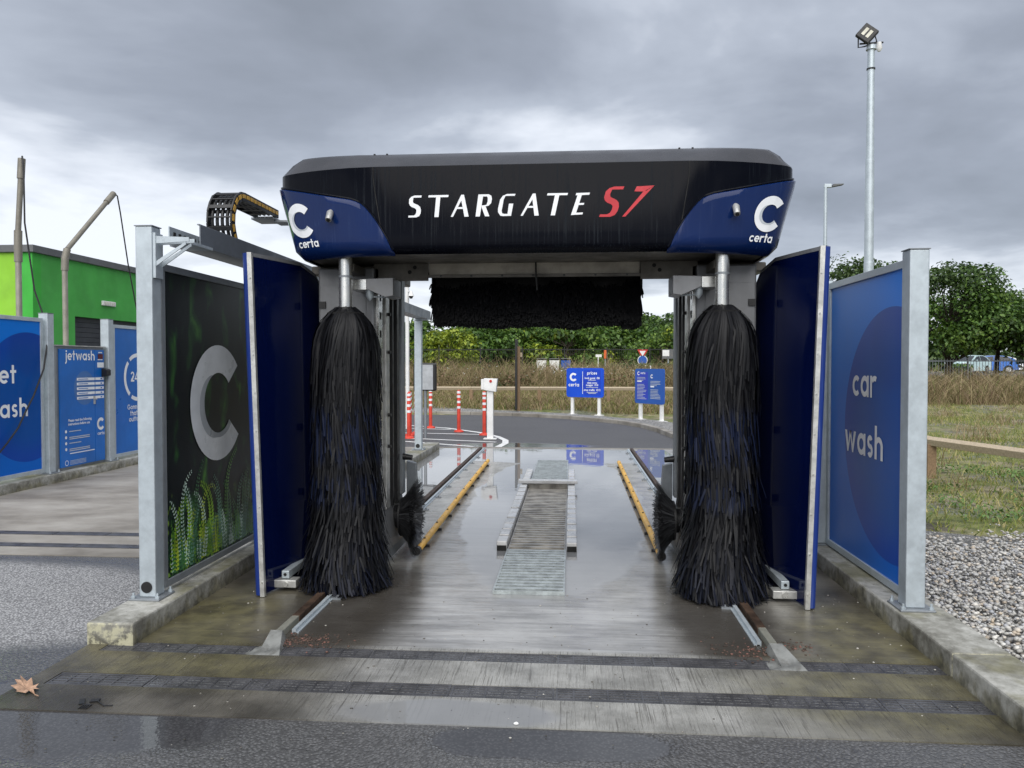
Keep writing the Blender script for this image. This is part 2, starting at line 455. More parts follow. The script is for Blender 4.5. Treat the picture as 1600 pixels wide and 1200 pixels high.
    rip = b.bump(b.noise(3.0, 2, 0.5, b.scaled((1, 2.2, 1))), 0.010, 0.05, nrm)
    b.set(Base_Color=c, Roughness=rough, Normal=rip, IOR=1.45)
    return b.m

def mat_dry_slab():
    b = NB('pale_concrete')
    n = b.noise(1.1, 7, 0.62, b.scaled((1.0, 1.6, 1)))
    c = b.ramp(n, [(0.25, (0.12, 0.105, 0.085)), (0.5, (0.27, 0.25, 0.22)), (0.75, (0.40, 0.38, 0.345))])
    g = b.noise(1.0, 3, 0.6, b.scaled((0.9, 55, 1)))
    b.set(Base_Color=b.mix(b.rng(b.noise(0.45, 5, 0.6), 0.5, 0.7, 0, 0.5), c, (0.11, 0.095, 0.075)), Roughness=0.62, Normal=b.bump(g, 0.35, 0.006))
    return b.m

def mat_kerb():
    b = NB('kerb_concrete')
    n = b.noise(2.6, 8, 0.68); n2 = b.noise(14, 6, 0.65)
    f = b.math('ADD', b.math('MULTIPLY', n, 0.65), b.math('MULTIPLY', n2, 0.35))
    c = b.ramp(f, [(0.38, (0.12, 0.115, 0.095)), (0.48, (0.25, 0.245, 0.215)), (0.60, (0.44, 0.435, 0.40))])
    g = b.node('ShaderNodeNewGeometry'); nrm = b.xyz(g.outputs['Normal']); wp = b.xyz(g.outputs['Position'])
    side = b.rng(b.math('ABSOLUTE', nrm[2]), 0.3, 0.7, 1.0, 0.0)
    drip = b.noise(1.0, 6, 0.7, b.scaled((5.5, 5.5, 3.0)))
    alg = b.math('MULTIPLY', b.rng(b.math('ADD', drip, b.math('MULTIPLY', b.math('SUBTRACT', 0.07, wp[2]), 2.0)), 0.42, 0.62), b.math('MULTIPLY', side, 0.7))
    c = b.mix(alg, c, b.mix(b.rng(n2, 0.35, 0.65), (0.045, 0.042, 0.022), (0.17, 0.15, 0.07)))
    endf = b.math('MULTIPLY', b.rng(b.math('ABSOLUTE', nrm[1]), 0.5, 0.8), b.rng(n2, 0.42, 0.55))
    c = b.mix(b.math('MULTIPLY', endf, 0.8), c, (0.50, 0.48, 0.33))
    edge = b.math('MULTIPLY', b.rng(b.noise(1.1, 6, 0.6), 0.50, 0.60, 0, 0.7), b.math('SUBTRACT', 1.0, side))
    c = b.mix(edge, c, b.mix(n2, (0.10, 0.095, 0.045), (0.24, 0.225, 0.12)))
    c = b.mix(b.rng(b.noise(48, 3, 0.7), 0.62, 0.72, 0, 0.6), c, (0.07, 0.065, 0.05))
    b.set(Base_Color=c, Roughness=0.66, Normal=b.bump(b.noise(55, 5), 0.35, 0.006))
    return b.m

def mat_galv(name='galvanised_steel', col=(0.50, 0.56, 0.60), rough=0.42):
    b = NB(name)
    n = b.noise(7, 7, 0.68); n2 = b.noise(34, 4, 0.6)
    f = b.math('ADD', b.math('MULTIPLY', n, 0.7), b.math('MULTIPLY', n2, 0.3))
    c = b.mix(b.rng(f, 0.3, 0.7), tuple(x * 0.84 for x in col), tuple(min(1, x * 1.10) for x in col))
    st = b.rng(b.noise(9, 6, 0.7, b.scaled((1, 1, 0.18))), 0.58, 0.75, 0, 0.35)
    c = b.mix(st, c, tuple(x * 0.55 for x in col))
    b.set(Base_Color=c, Metallic=0.45, Roughness=b.rng(f, 0.2, 0.8, rough - 0.1, rough + 0.15))
    return b.m

def mat_print(cy, cz, rad, sgn):
    """blue printed board with the big darker disc; fine ribs of the twin-wall sheet"""
    b = NB('printed_blue_board')
    o = b.xyz()
    a = b.math('SUBTRACT', o[1], cy); z = b.math('SUBTRACT', o[2], cz)
    d = b.math('SQRT', b.math('ADD', b.math('MULTIPLY', a, a), b.math('MULTIPLY', z, z)))
    ins = b.rng(d, rad - 0.004, rad + 0.004, 1.0, 0.0)
    base = b.mix(b.rng(o[2], 0.2, 2.2), (0.001, 0.125, 0.56), (0.003, 0.18, 0.70))
    disc = b.mix(b.rng(d, rad * 0.55, rad), (0.002, 0.075, 0.34), (0.004, 0.060, 0.38))
    d2 = b.math('SQRT', b.math('ADD', b.math('MULTIPLY', a, a), b.math('POWER', b.math('SUBTRACT', z, rad * 0.75), 2.0)))
    disc = b.mix(b.rng(d2, rad * 0.30, rad * 0.5, 0.45, 0.0), disc, (0.006, 0.045, 0.26))
    c = b.mix(ins, base, disc)
    c = b.mix(b.rng(b.noise(3.5, 6, 0.65, b.scaled((1, 1, 0.5))), 0.5, 0.8, 0, 0.08), c, (0.12, 0.20, 0.36))
    rib = b.math('SINE', b.math('MULTIPLY', o[2], 620.0))
    b.set(Base_Color=c, Roughness=0.30, Specular_IOR_Level=0.14, Normal=b.bump(rib, 0.06, 0.002))
    return b.m

def mat_fern_board():
    b = NB('printed_dark_board')
    o = b.xyz()
    n = b.noise(4.2, 3, 0.45, b.scaled((1, 1.6, 0.8)), 0.4)
    c = b.ramp(n, [(0.35, (0.003, 0.005, 0.007)), (0.54, (0.005, 0.009, 0.010)), (0.64, (0.014, 0.055, 0.016)), (0.78, (0.06, 0.20, 0.025))])
    v = b.scaled((60, 42, 24), v=None); cell = b.voronoi(1.0, v, out='Color'); dist = b.voronoi(1.0, v)
    g = b.node('ShaderNodeRGBToBW'); b.l.new(cell, g.inputs[0])
    leafy = b.ramp(g.outputs[0], [(0.2, (0.004, 0.020, 0.012)), (0.42, (0.020, 0.085, 0.03)), (0.6, (0.10, 0.26, 0.02)), (0.8, (0.24, 0.42, 0.05))])
    leafy = b.mix(b.rng(dist, 0.25, 0.6), leafy, (0.003, 0.014, 0.010))
    low = b.rng(b.math('ADD', o[2], b.math('MULTIPLY', b.math('SUBTRACT', b.noise(3.5, 4), 0.5), 0.8)), 0.62, 0.16)
    c = b.mix(b.math('MULTIPLY', low, 0.9), c, leafy)
    rib = b.math('SINE', b.math('MULTIPLY', o[2], 620.0))
    b.set(Base_Color=c, Roughness=0.28, Specular_IOR_Level=0.2, Normal=b.bump(rib, 0.05, 0.002))
    return b.m

def mat_car_paint(name, col, rough=0.12, streaks=0.35, haze=(0.10, 0.12, 0.14), spec=0.35):
    """glossy panel with dried water runs"""
    b = NB(name)
    run = b.noise(1.0, 5, 0.65, b.scaled((70, 70, 1.3)))
    low = b.noise(2.0, 4, 0.6)
    f = b.math('MULTIPLY', b.rng(run, 0.50, 0.72), b.rng(low, 0.32, 0.65))
    f = b.math('MULTIPLY', f, streaks)
    c = b.mix(f, b.mix(b.noise(3, 4), tuple(x * 0.85 for x in col), tuple(x * 1.15 for x in col)), haze)
    b.set(Base_Color=c, Roughness=b.math('ADD', b.math('MULTIPLY', f, 0.6), rough), Specular_IOR_Level=spec)
    return b.m

def mat_gravel(name, lo, hi, sc=55.0):
    b = NB(name)
    col = b.voronoi(sc, out='Color')
    d = b.voronoi(sc)
    g = b.node('ShaderNodeRGBToBW'); b.l.new(col, g.inputs[0])
    c = b.mix(g.outputs[0], lo, hi)
    c = b.mix(b.rng(d, 0.35, 0.7, 0, 0.75), c, (0.03, 0.03, 0.03))
    b.set(Base_Color=c, Roughness=0.7, Normal=b.bump(d, 0.8, 0.012))
    b.b.inputs['Normal'].links[0].from_node.invert = True
    return b.m

def mat_island(name, stops, rough=0.6, trans=0.0, spec=0.5):
    b = NB(name)
    c = b.ramp(b.island(), stops)
    b.set(Base_Color=c, Roughness=rough)
    b.b.inputs['Specular IOR Level'].default_value = spec
    if trans:
        tr = b.node('ShaderNodeBsdfTranslucent'); b.l.new(c, tr.inputs[0])
        mx = b.node('ShaderNodeMixShader'); mx.inputs[0].default_value = trans
        b.l.new(b.b.outputs[0], mx.inputs[1]); b.l.new(tr.outputs[0], mx.inputs[2])
        b.l.new(mx.outputs[0], b.n['Material Output'].inputs[0])
    return b.m

def mat_terrain():
    b = NB('rough_ground')
    o = b.xyz()
    n = b.noise(0.9, 7, 0.62); n2 = b.noise(5, 6, 0.65); n3 = b.noise(26, 5, 0.7)
    c = b.ramp(n2, [(0.34, (0.08, 0.07, 0.05)), (0.5, (0.24, 0.21, 0.13)), (0.66, (0.40, 0.35, 0.22))])
    c = b.mix(b.rng(n, 0.40, 0.58), c, b.mix(b.rng(n2, 0.35, 0.65), (0.085, 0.11, 0.025), (0.22, 0.23, 0.075)))
    stones = b.math('MULTIPLY', b.rng(b.noise(0.55, 5, 0.6, b.scaled((1, 1, 1), (4.2, 1.3, 0))), 0.54, 0.62), b.rng(n3, 0.42, 0.58))
    c = b.mix(b.math('MULTIPLY', stones, 0.8), c, b.mix(b.rng(b.noise(60, 2), 0.4, 0.6), (0.05, 0.05, 0.055), (0.30, 0.30, 0.31)))
    soil = b.math('MAXIMUM', b.ell(2.9, 8.2, 1.0, 0.5, 0.4, 2.5, 0.2), b.ell(4.4, 7.0, 1.1, 0.45, 0.4, 2.5, 0.2))
    c = b.mix(b.math('MULTIPLY', soil, 0.9), c, b.mix(b.rng(n3, 0.4, 0.6), (0.025, 0.021, 0.018), (0.085, 0.075, 0.062)))
    b.set(Base_Color=c, Roughness=0.9, Normal=b.bump(b.math('ADD', b.noise(14, 5), n3), 0.7, 0.04))
    return b.m

def mat_wood(name, col):
    b = NB(name)
    n = b.noise(3, 5, 0.6, b.scaled((14, 14, 14)))
    g = b.noise(2.0, 4, 0.6, b.scaled((2.0, 2.0, 2.0)))
    c = b.mix(b.rng(n, 0.3, 0.7), tuple(x * 0.72 for x in col), col)
    c = b.mix(b.rng(g, 0.55, 0.72, 0, 0.3), c, tuple(x * 0.5 for x in col))
    b.set(Base_Color=c, Roughness=0.75, Normal=b.bump(n, 0.2, 0.004))
    return b.m

M = {}
M['asphalt'] = mat_asphalt()
M['slab'] = mat_slab()
M['dry_slab'] = mat_dry_slab()
M['kerb'] = mat_kerb()
M['galv'] = mat_galv()
M['galv_dark'] = mat_galv('weathered_galvanised_steel', (0.25, 0.27, 0.29), 0.45)
M['steel'] = plain('brushed_stainless', (0.62, 0.62, 0.60), 0.28, 0.9, 0.12, 8, streak=True)
M['alu'] = plain('aluminium_trim', (0.55, 0.55, 0.53), 0.38, 0.6, 0.15, 12, dirt=0.3)
M['grey_panel'] = plain('grey_coated_steel', (0.20, 0.205, 0.215), 0.4, 0.25, 0.12, 3, dirt=0.25, streak=True)
M['tray_grey'] = plain('tray_grey_steel', (0.17, 0.19, 0.215), 0.42, 0.3, 0.12, 3, dirt=0.2)
M['under'] = plain('underside_steel', (0.13, 0.12, 0.105), 0.5, 0.3, 0.25, 5, dirt=0.5)
M['underpale'] = plain('pale_underside_plate', (0.36, 0.33, 0.28), 0.5, 0.2, 0.15, 5, dirt=0.3)
M['black'] = plain('black_plastic', (0.012, 0.012, 0.013), 0.45, 0, 0.25, 10)
M['black_iron'] = plain('cast_iron', (0.10, 0.10, 0.108), 0.40, 0.35, 0.25, 6)
M['void'] = plain('dark_channel', (0.008, 0.008, 0.008), 0.8)
M['core'] = plain('brush_core_rubber', (0.003, 0.003, 0.0035), 0.9)
M['head_black'] = mat_car_paint('glossy_black_cover', (0.0015, 0.002, 0.005), 0.10, 0.85, (0.013, 0.018, 0.024), 0.10)
M['fascia'] = plain('black_cover_sky_sheen', (0.035, 0.034, 0.037), 0.24, 0.0, 0.15, 3, dirt=0.1)  # same black plastic, lightened so the sky's reflection is in its colour
M['head_blue'] = mat_car_paint('glossy_blue_cover', (0.004, 0.017, 0.085), 0.14, 0.5, (0.03, 0.055, 0.14), 0.25)
M['blade_blue'] = mat_car_paint('glossy_navy_guard', (0.0015, 0.005, 0.040), 0.09, 0.20, (0.012, 0.022, 0.07))
M['edge_blue'] = mat_car_paint('worn_blue_edge', (0.012, 0.035, 0.20), 0.35, 0.7, (0.10, 0.14, 0.30))
M['white'] = plain('white_paint', (0.78, 0.78, 0.77), 0.45, 0, 0.06, 4, dirt=0.12)
M['letter'] = plain('white_vinyl', (0.82, 0.84, 0.87), 0.35, 0, 0.05, 5)
M['letter_grey'] = plain('grey_vinyl', (0.50, 0.54, 0.58), 0.35, 0, 0.06, 5)
M['big_c'] = plain('silver_vinyl', (0.66, 0.69, 0.72), 0.33, 0, 0.12, 2.0)
M['big_c_dark'] = plain('dark_silver_vinyl', (0.33, 0.36, 0.39), 0.33, 0, 0.12, 3)
M['red_vinyl'] = plain('red_vinyl', (0.52, 0.010, 0.022), 0.35, 0, 0.08, 5)
M['yellow'] = plain('yellow_guide_paint', (0.78, 0.43, 0.05), 0.42, 0, 0.12, 7, dirt=0.3)
M['yellow_tag'] = plain('yellow_plastic', (0.62, 0.36, 0.05), 0.5, 0, 0.1, 9, dirt=0.2)
M['rust'] = plain('rusty_rail', (0.062, 0.038, 0.025), 0.6, 0.3, 0.35, 12, bumps=0.3)
M['rail_pale'] = plain('worn_rail_top', (0.34, 0.34, 0.29), 0.45, 0.4, 0.15, 9, dirt=0.2)
M['rail_stop'] = plain('cast_rail_stop', (0.22, 0.225, 0.215), 0.5, 0.15, 0.3, 9, dirt=0.45)
M['block'] = plain('wet_concrete_block', (0.50, 0.50, 0.50), 0.2, 0.1, 0.12, 5, dirt=0.08)
M['grating'] = plain('galvanised_grating', (0.42, 0.46, 0.46), 0.35, 0.45, 0.2, 14, dirt=0.2)
M['grating_brown'] = plain('silty_grating', (0.36, 0.335, 0.295), 0.4, 0.3, 0.3, 6, dirt=0.3)
M['green'] = plain('green_render', (0.07, 0.40, 0.07), 0.75, 0, 0.10, 1.5, bumps=0.25, bsc=45)
M['green2'] = plain('bright_green_render', (0.05, 0.42, 0.05), 0.75, 0, 0.08, 1.5, bumps=0.25, bsc=45)
M['lime'] = plain('lime_render', (0.26, 0.56, 0.04), 0.75, 0, 0.08, 1.5, bumps=0.2, bsc=45)
M['roof_grey'] = plain('grey_roof_trim', (0.12, 0.125, 0.13), 0.5, 0.1, 0.1, 2)
M['shutter'] = plain('charcoal_shutter', (0.045, 0.05, 0.06), 0.5, 0.1, 0.1, 2)
M['tan'] = plain('beige_boom', (0.34, 0.32, 0.27), 0.4, 0.3, 0.1, 6)
M['tan_dark'] = plain('boom_sleeve', (0.22, 0.205, 0.17), 0.5, 0.2, 0.1, 6)
M['cab_blue'] = plain('cabinet_blue', (0.006, 0.14, 0.52), 0.35, 0, 0.10, 1.2)
M['cab_disc'] = plain('cabinet_disc_blue', (0.055, 0.17, 0.45), 0.35, 0, 0.12, 1.5)
M['sign_blue'] = plain('sign_blue', (0.006, 0.075, 0.62), 0.4, 0, 0.06, 1.5)
M['sign_blue2'] = plain('sign_mid_blue', (0.008, 0.05, 0.50), 0.4, 0, 0.06, 1.5)
M['info_blue'] = plain('info_blue', (0.02, 0.10, 0.42), 0.4, 0, 0.06, 1.5)
M['info_violet'] = plain('info_violet', (0.03, 0.06, 0.50), 0.4, 0, 0.06, 1.5)
M['red_post'] = plain('red_flexible_plastic', (0.62, 0.055, 0.03), 0.5, 0, 0.12, 6)
M['red'] = plain('sign_red', (0.55, 0.03, 0.02), 0.5)
M['orange'] = plain('orange_post_cap', (0.72, 0.13, 0.02), 0.5)
M['display'] = plain('dark_red_display', (0.10, 0.012, 0.014), 0.2)
M['glass'] = plain('dark_car_glass', (0.012, 0.015, 0.018), 0.06)
M['lamp_lens'] = plain('lamp_lens', (0.62, 0.60, 0.50), 0.25)
M['tyre'] = plain('tyre_rubber', (0.018, 0.018, 0.018), 0.8)
M['paint_blue'] = plain('blue_car_paint', (0.015, 0.13, 0.48), 0.15, 0.0, 0.05, coat=0.6)
M['paint_white'] = plain('white_car_paint', (0.72, 0.74, 0.76), 0.18, 0.0, 0.04, coat=0.6)
M['paint_teal'] = plain('pale_teal_car_paint', (0.50, 0.66, 0.66), 0.18, 0.0, 0.04, coat=0.6)
M['wood'] = mat_wood('pale_timber', (0.50, 0.41, 0.29))
M['wood_dark'] = mat_wood('brown_timber', (0.30, 0.20, 0.115))
M['bark'] = plain('bark', (0.075, 0.06, 0.045), 0.9, 0, 0.35, 9, bumps=0.6, bsc=25)
M['terrain'] = mat_terrain()
M['gravel_far'] = mat_gravel('verge_gravel', (0.16, 0.155, 0.15), (0.50, 0.49, 0.47), 30)
M['soil'] = mat_gravel('gravel_bed', (0.10, 0.10, 0.095), (0.34, 0.33, 0.31), 60)
M['pebbles'] = mat_island('pebbles', [(0.0, (0.20, 0.195, 0.185)), (0.25, (0.40, 0.39, 0.36)), (0.5, (0.50, 0.49, 0.46)), (0.72, (0.35, 0.36, 0.38)), (0.88, (0.46, 0.38, 0.28)), (1.0, (0.68, 0.67, 0.63))], 0.55)
def mat_bristle(name, blue):
    b = NB(name)
    r = b.island(); o = b.xyz()
    dark = b.ramp(r, [(0.0, (0.0025, 0.003, 0.0045)), (0.6, (0.0055, 0.0057, 0.0075)), (0.92, (0.009, 0.009, 0.0105)), (1.0, (0.020, 0.0195, 0.020))])
    if blue:
        band = b.math('MAXIMUM', b.rng(b.math('ABSOLUTE', b.math('SUBTRACT', o[2], 1.10)), 0.10, 0.25, 1.0, 0.0),
                      b.math('MAXIMUM', b.rng(b.math('ABSOLUTE', b.math('SUBTRACT', o[2], 0.72)), 0.05, 0.15, 0.8, 0.0), b.rng(o[2], 0.5, 0.1, 0.0, 0.4)))
        pick = b.rng(b.math('FRACT', b.math('MULTIPLY', r, 17.3)), 0.50, 0.60)
        dark = b.mix(b.math('MULTIPLY', band, b.math('MULTIPLY', pick, 0.7)), dark, (0.006, 0.012, 0.040))
    b.set(Base_Color=dark, Roughness=0.5, Specular_IOR_Level=0.22)
    return b.m
M['bristle'] = mat_bristle('foam_bristles', True)
M['bristle_top'] = mat_bristle('dark_foam_bristles', False)
M['bristle_wheel'] = mat_island('wheel_bristles', [(0, (0.012, 0.012, 0.013)), (0.6, (0.035, 0.036, 0.04)), (1, (0.14, 0.145, 0.155))], 0.45)
LEAF = []
for i, (a, c_, d) in enumerate((((0.022, 0.050, 0.010), (0.050, 0.105, 0.018), (0.10, 0.17, 0.030)),
                               ((0.030, 0.062, 0.012), (0.075, 0.135, 0.022), (0.15, 0.22, 0.040)),
                               ((0.018, 0.038, 0.012), (0.038, 0.070, 0.018), (0.07, 0.11, 0.030)),
                               ((0.060, 0.095, 0.010), (0.15, 0.20, 0.018), (0.26, 0.30, 0.030)))):
    LEAF.append(mat_island('leaves_%d' % i, [(0, tuple(v * 1.25 for v in a)), (0.5, tuple(v * 1.45 for v in c_)), (1, tuple(v * 1.6 for v in d))], 0.5, 0.30))
M['dry_grass'] = mat_island('dry_grass', [(0, (0.13, 0.10, 0.045)), (0.35, (0.30, 0.23, 0.12)), (0.6, (0.44, 0.36, 0.20)), (0.8, (0.28, 0.18, 0.13)), (0.9, (0.15, 0.18, 0.05)), (1, (0.18, 0.21, 0.06))], 0.8, 0.25)
M['grass'] = mat_island('green_grass', [(0, (0.10, 0.14, 0.025)), (0.4, (0.21, 0.26, 0.05)), (0.7, (0.34, 0.34, 0.10)), (1, (0.50, 0.42, 0.20))], 0.75, 0.25)
M['weed'] = mat_island('weed_leaves', [(0, (0.07, 0.13, 0.03)), (1, (0.18, 0.30, 0.08))], 0.55, 0.2)
M['dead_leaf'] = plain('dry_leaf', (0.40, 0.25, 0.165), 0.7, 0, 0.25, 30, bumps=0.3)

# ================================================================== the setting
def zt(x, y):
    """height of the rough ground"""
    z = -0.03
    def ss(a, b, t):
        t = min(1, max(0, (t - a) / (b - a))); return t * t * (3 - 2 * t)
    z += 0.28 * ss(23.8, 27.0, y) + 0.25 * ss(27.5, 34.0, y) + 0.38 * ss(34, 42, y)
    if x > 3.5 and y < 24: z += 0.05 * ss(3.5, 6, x) * math.sin(x * 2.1 + y * 1.3) * 0.6 + 0.03 * ss(3.5, 5, x)
    return z
xs = sorted(set([-300, -180, -100, -60, -40, -30] + [-24 + i * 1.5 for i in range(17)] + [i * 0.75 for i in range(0, 24)] + [18 + 2 * i for i in range(20)] + [70, 100, 180, 300]))
ys = sorted(set([-80, -40, -20, -8] + [i * 0.75 for i in range(0, 48)] + [36 + 3 * i for i in range(20)] + [110, 150, 250, 400]))
mb = MB(); mb.grid([[(x, y, zt(x, y)) for x in xs] for y in ys])
g = mb.build('ground', M['terrain'], None, smooth=True, fix=False); tag(g, kind='structure')

KERB_CURVE = [(2.28, 14.75), (2.26, 16.0), (2.19, 17.0), (2.05, 18.4), (1.76, 19.8), (1.25, 21.0), (0.68, 21.75), (-0.04, 22.65), (-1.0, 23.4), (-1.83, 23.9), (-3.2, 24.35), (-5.5, 24.9), (-9, 25.2), (-14, 25.3), (-40, 25.3)]
mb = MB()
poly = [(-40, -40), (14, -40), (14, 2.4), (2.20, 2.9)] + [(2.2, 9.0)] + KERB_CURVE
mb.quad(*[(x, y, 0.0) for x, y in poly])
tag(mb.build('asphalt_forecourt', M['asphalt'], None, fix=False), kind='structure')
mb = MB()
for a, b_ in ((3.34, 3.62), (3.77, 4.07), (4.21, 14.62)): mb.box(-2.74, 2.06, a, b_, -0.10, 0.006)
for a, b_ in ((3.6203, 3.7697), (4.0703, 4.2097)):
    mb.box(-2.74, -2.63, a, b_, -0.10, 0.006); mb.box(1.97, 2.06, a, b_, -0.10, 0.006)
slab = tag(mb.build('wash_bay_slab', M['slab'], None), kind='structure')
mb = MB(); mb.box(-6.95, -2.78, 6.1, 14.7, -0.10, 0.006)
jslab = tag(mb.build('jet_wash_slab', M['dry_slab'], None), kind='structure')
mb = MB(); mb.box(-2.6, 2.0, 14.62, 14.74, -0.1, 0.012)
tag(mb.build('slab_edge_strip', M['dry_slab'], None), kind='structure')

def kerb_run(name, x0, x1, y0, y1, h, joints):
    root = thing(name, None, None, (0.5 * (x0 + x1), y0, 0)); tag(root, kind='structure')
    cuts = [y0] + joints + [y1]
    for a, b_ in zip(cuts[:-1], cuts[1:]):
        m = MB(); m.box(x0, x1, a + 0.0015, b_ - 0.0015, -0.05, h)
        m.build('kerb_length', M['kerb'], root, bevel=0.012)
    return root
kerb_run('wash_bay_kerb', -2.76, -2.48, 4.16, 14.4, 0.13, [7.6, 11.0])
kerb_run('wash_bay_kerb', 1.94, 2.24, 1.2, 14.4, 0.13, [4.05, 7.6, 11.0])
kerb_run('jet_wash_kerb', -7.42, -6.92, 5.2, 20.0, 0.13, [8.6, 12.1, 15.6])

# curved road kerb made of single kerb stones
root = thing('road_kerb', None, None, (0, 22.6, 0)); tag(root, kind='structure')
pts = [Vector((x, y, 0)) for x, y in KERB_CURVE[:-2]]
fine = []
for a, b_ in zip(pts[:-1], pts[1:]):
    n = max(1, int((b_ - a).length / 0.9))
    fine += [a.lerp(b_, k / n) for k in range(n)]
fine.append(pts[-1])
for a, b_ in zip(fine[:-1], fine[1:]):
    d = (b_ - a).normalized(); nn = Vector((d.y, -d.x, 0))
    p = [a + d * 0.004, b_ - d * 0.004, b_ - d * 0.004 + nn * 0.16, a + d * 0.004 + nn * 0.16]
    m = MB(); m.prism([tuple(q) for q in p], (0, 0, -0.05), (0, 0, 0.10)); m.build('kerb_stone', M['dry_slab'], root, bevel=0.015)
# gravel margin behind the kerb
mb = MB(); A_, B_ = [], []
for k, p in enumerate(fine):
    q = fine[min(k + 1, len(fine) - 1)]; r_ = fine[max(0, k - 1)]
    d = (q - r_).normalized(); nn = Vector((d.y, -d.x, 0))
    A_.append(p + nn * 0.15 + Vector((0, 0, 0.06))); wv = p + nn * (1.1 + 0.15 * math.sin(k * 1.7)); B_.append(Vector((wv.x, wv.y, max(0.07, zt(wv.x, wv.y) + 0.03))))
mb.grid([A_, B_]); tag(mb.build('gravel_margin', M['gravel_far'], None, fix=False), kind='structure')
# gravel bed beside the wash
mb = MB(); mb.quad((2.24, 1.0, 0.02), (6.5, 1.0, 0.02), (6.2, 5.6, 0.02), (4.6, 6.9, 0.02), (2.24, 8.2, 0.02))
tag(mb.build('gravel_bed', M['soil'], None, fix=False), kind='structure')

# painted hatching at the exit
def stripe(mb, pts, w, z=0.004):
    pts = [Vector((x, y, z)) for x, y in pts]
    L_, R_ = [], []
    for k, p in enumerate(pts):
        d = (pts[min(k + 1, len(pts) - 1)] - pts[max(0, k - 1)]).normalized(); nn = Vector((d.y, -d.x, 0)) * w / 2
        L_.append(p - nn); R_.append(p + nn)
    mb.grid([L_, R_])
mark = thing('road_marking', None, None, (-2.5, 17, 0)); tag(mark, kind='structure')
for pts_, w in (([(-8.5, 21.0), (-6, 20.6), (-4.2, 19.95), (-3.1, 19.2), (-2.14, 18.0), (-1.62, 17.0), (-1.38, 16.2), (-1.33, 15.6), (-1.41, 14.85)], 0.13),
                ([(-5.2, 17.9), (-3.4, 17.72), (-2.0, 17.5)], 0.11), ([(-5, 16.75), (-3.13, 16.35), (-1.54, 15.8)], 0.11), ([(-5, 16.3), (-3.35, 15.75), (-1.9, 14.9)], 0.11), ([(-6, 19.3), (-4.2, 19.1), (-2.95, 18.8)], 0.11)):
    mb = MB(); stripe(mb, pts_, w); mb.build('painted_line', M['white'], mark, fix=False)

# ================================================================== floor fittings
def drain(y0, y1, x0, x1, label, group):
    root = thing('drain_channel', label, 'drain', ((x0 + x1) / 2, y0, 0), group)
    m = MB(); m.box(x0, x1, y0 + 0.001, y1 - 0.001, -0.06, -0.045); m.build('channel_floor', M['void'], root)
    n = int(round((x1 - x0) / 0.5)); w = (x1 - x0) / n
    proto = None
    for k in range(n):
        if proto is None:
            m = MB(); e = 0.004; d = y1 - y0
            m.box(x0 + e, x0 + w - e, y0 + 0.003, y0 + 0.017, -0.02, 0.004); m.box(x0 + e, x0 + w - e, y1 - 0.017, y1 - 0.003, -0.02, 0.004)
            nb = 4
            for i in range(nb):
                yy = y0 + 0.017 + (d - 0.034) * (i + 0.5) / nb
                m.box(x0 + e + 0.01, x0 + w - e - 0.01, yy - 0.007, yy + 0.007, -0.02, 0.002)
            nr = 6
            for i in range(nr + 1):
                xx = x0 + e + 0.005 + (w - 2 * e - 0.01) * i / nr
                m.box(xx - 0.005, xx + 0.005, y0 + 0.0165, y1 - 0.0165, -0.019, 0.0034)
            proto = m.build('grate', M['black_iron'], root)
        else:
            c = proto.copy(); COL.objects.link(c); c.location = (w * k, 0, rng.uniform(-0.0015, 0.0015)); c.parent = root
    return root
drain(3.62, 3.77, -2.63, 1.97, 'long slotted black iron drain nearer the open asphalt, across the wash bay entrance', 'entrance drains')
drain(4.07, 4.21, -2.63, 1.97, 'long slotted black iron drain touching the ends of the gantry rails', 'entrance drains')
for yy, lab in ((6.36, 'thin dark drain line on the pale jet wash slab, beside the asphalt edge'), (6.82, 'thin dark drain line on the pale jet wash slab, second from the asphalt')):
    root = thing('drain_line', lab, 'drain', (-4.85, yy, 0))
    n = 8; w = 4.14 / n
    for k in range(n):
        m = MB(); x0 = -6.92 + k * w
        m.box(x0 + 0.004, x0 + w - 0.004, yy, yy + 0.028, 0.004, 0.011); m.box(x0 + 0.004, x0 + w - 0.004, yy + 0.10, yy + 0.128, 0.004, 0.011)
        m.box(x0 + 0.004, x0 + w - 0.004, yy + 0.0275, yy + 0.1005, 0.004, 0.009)
        m.build('grate', M['black_iron'], root)

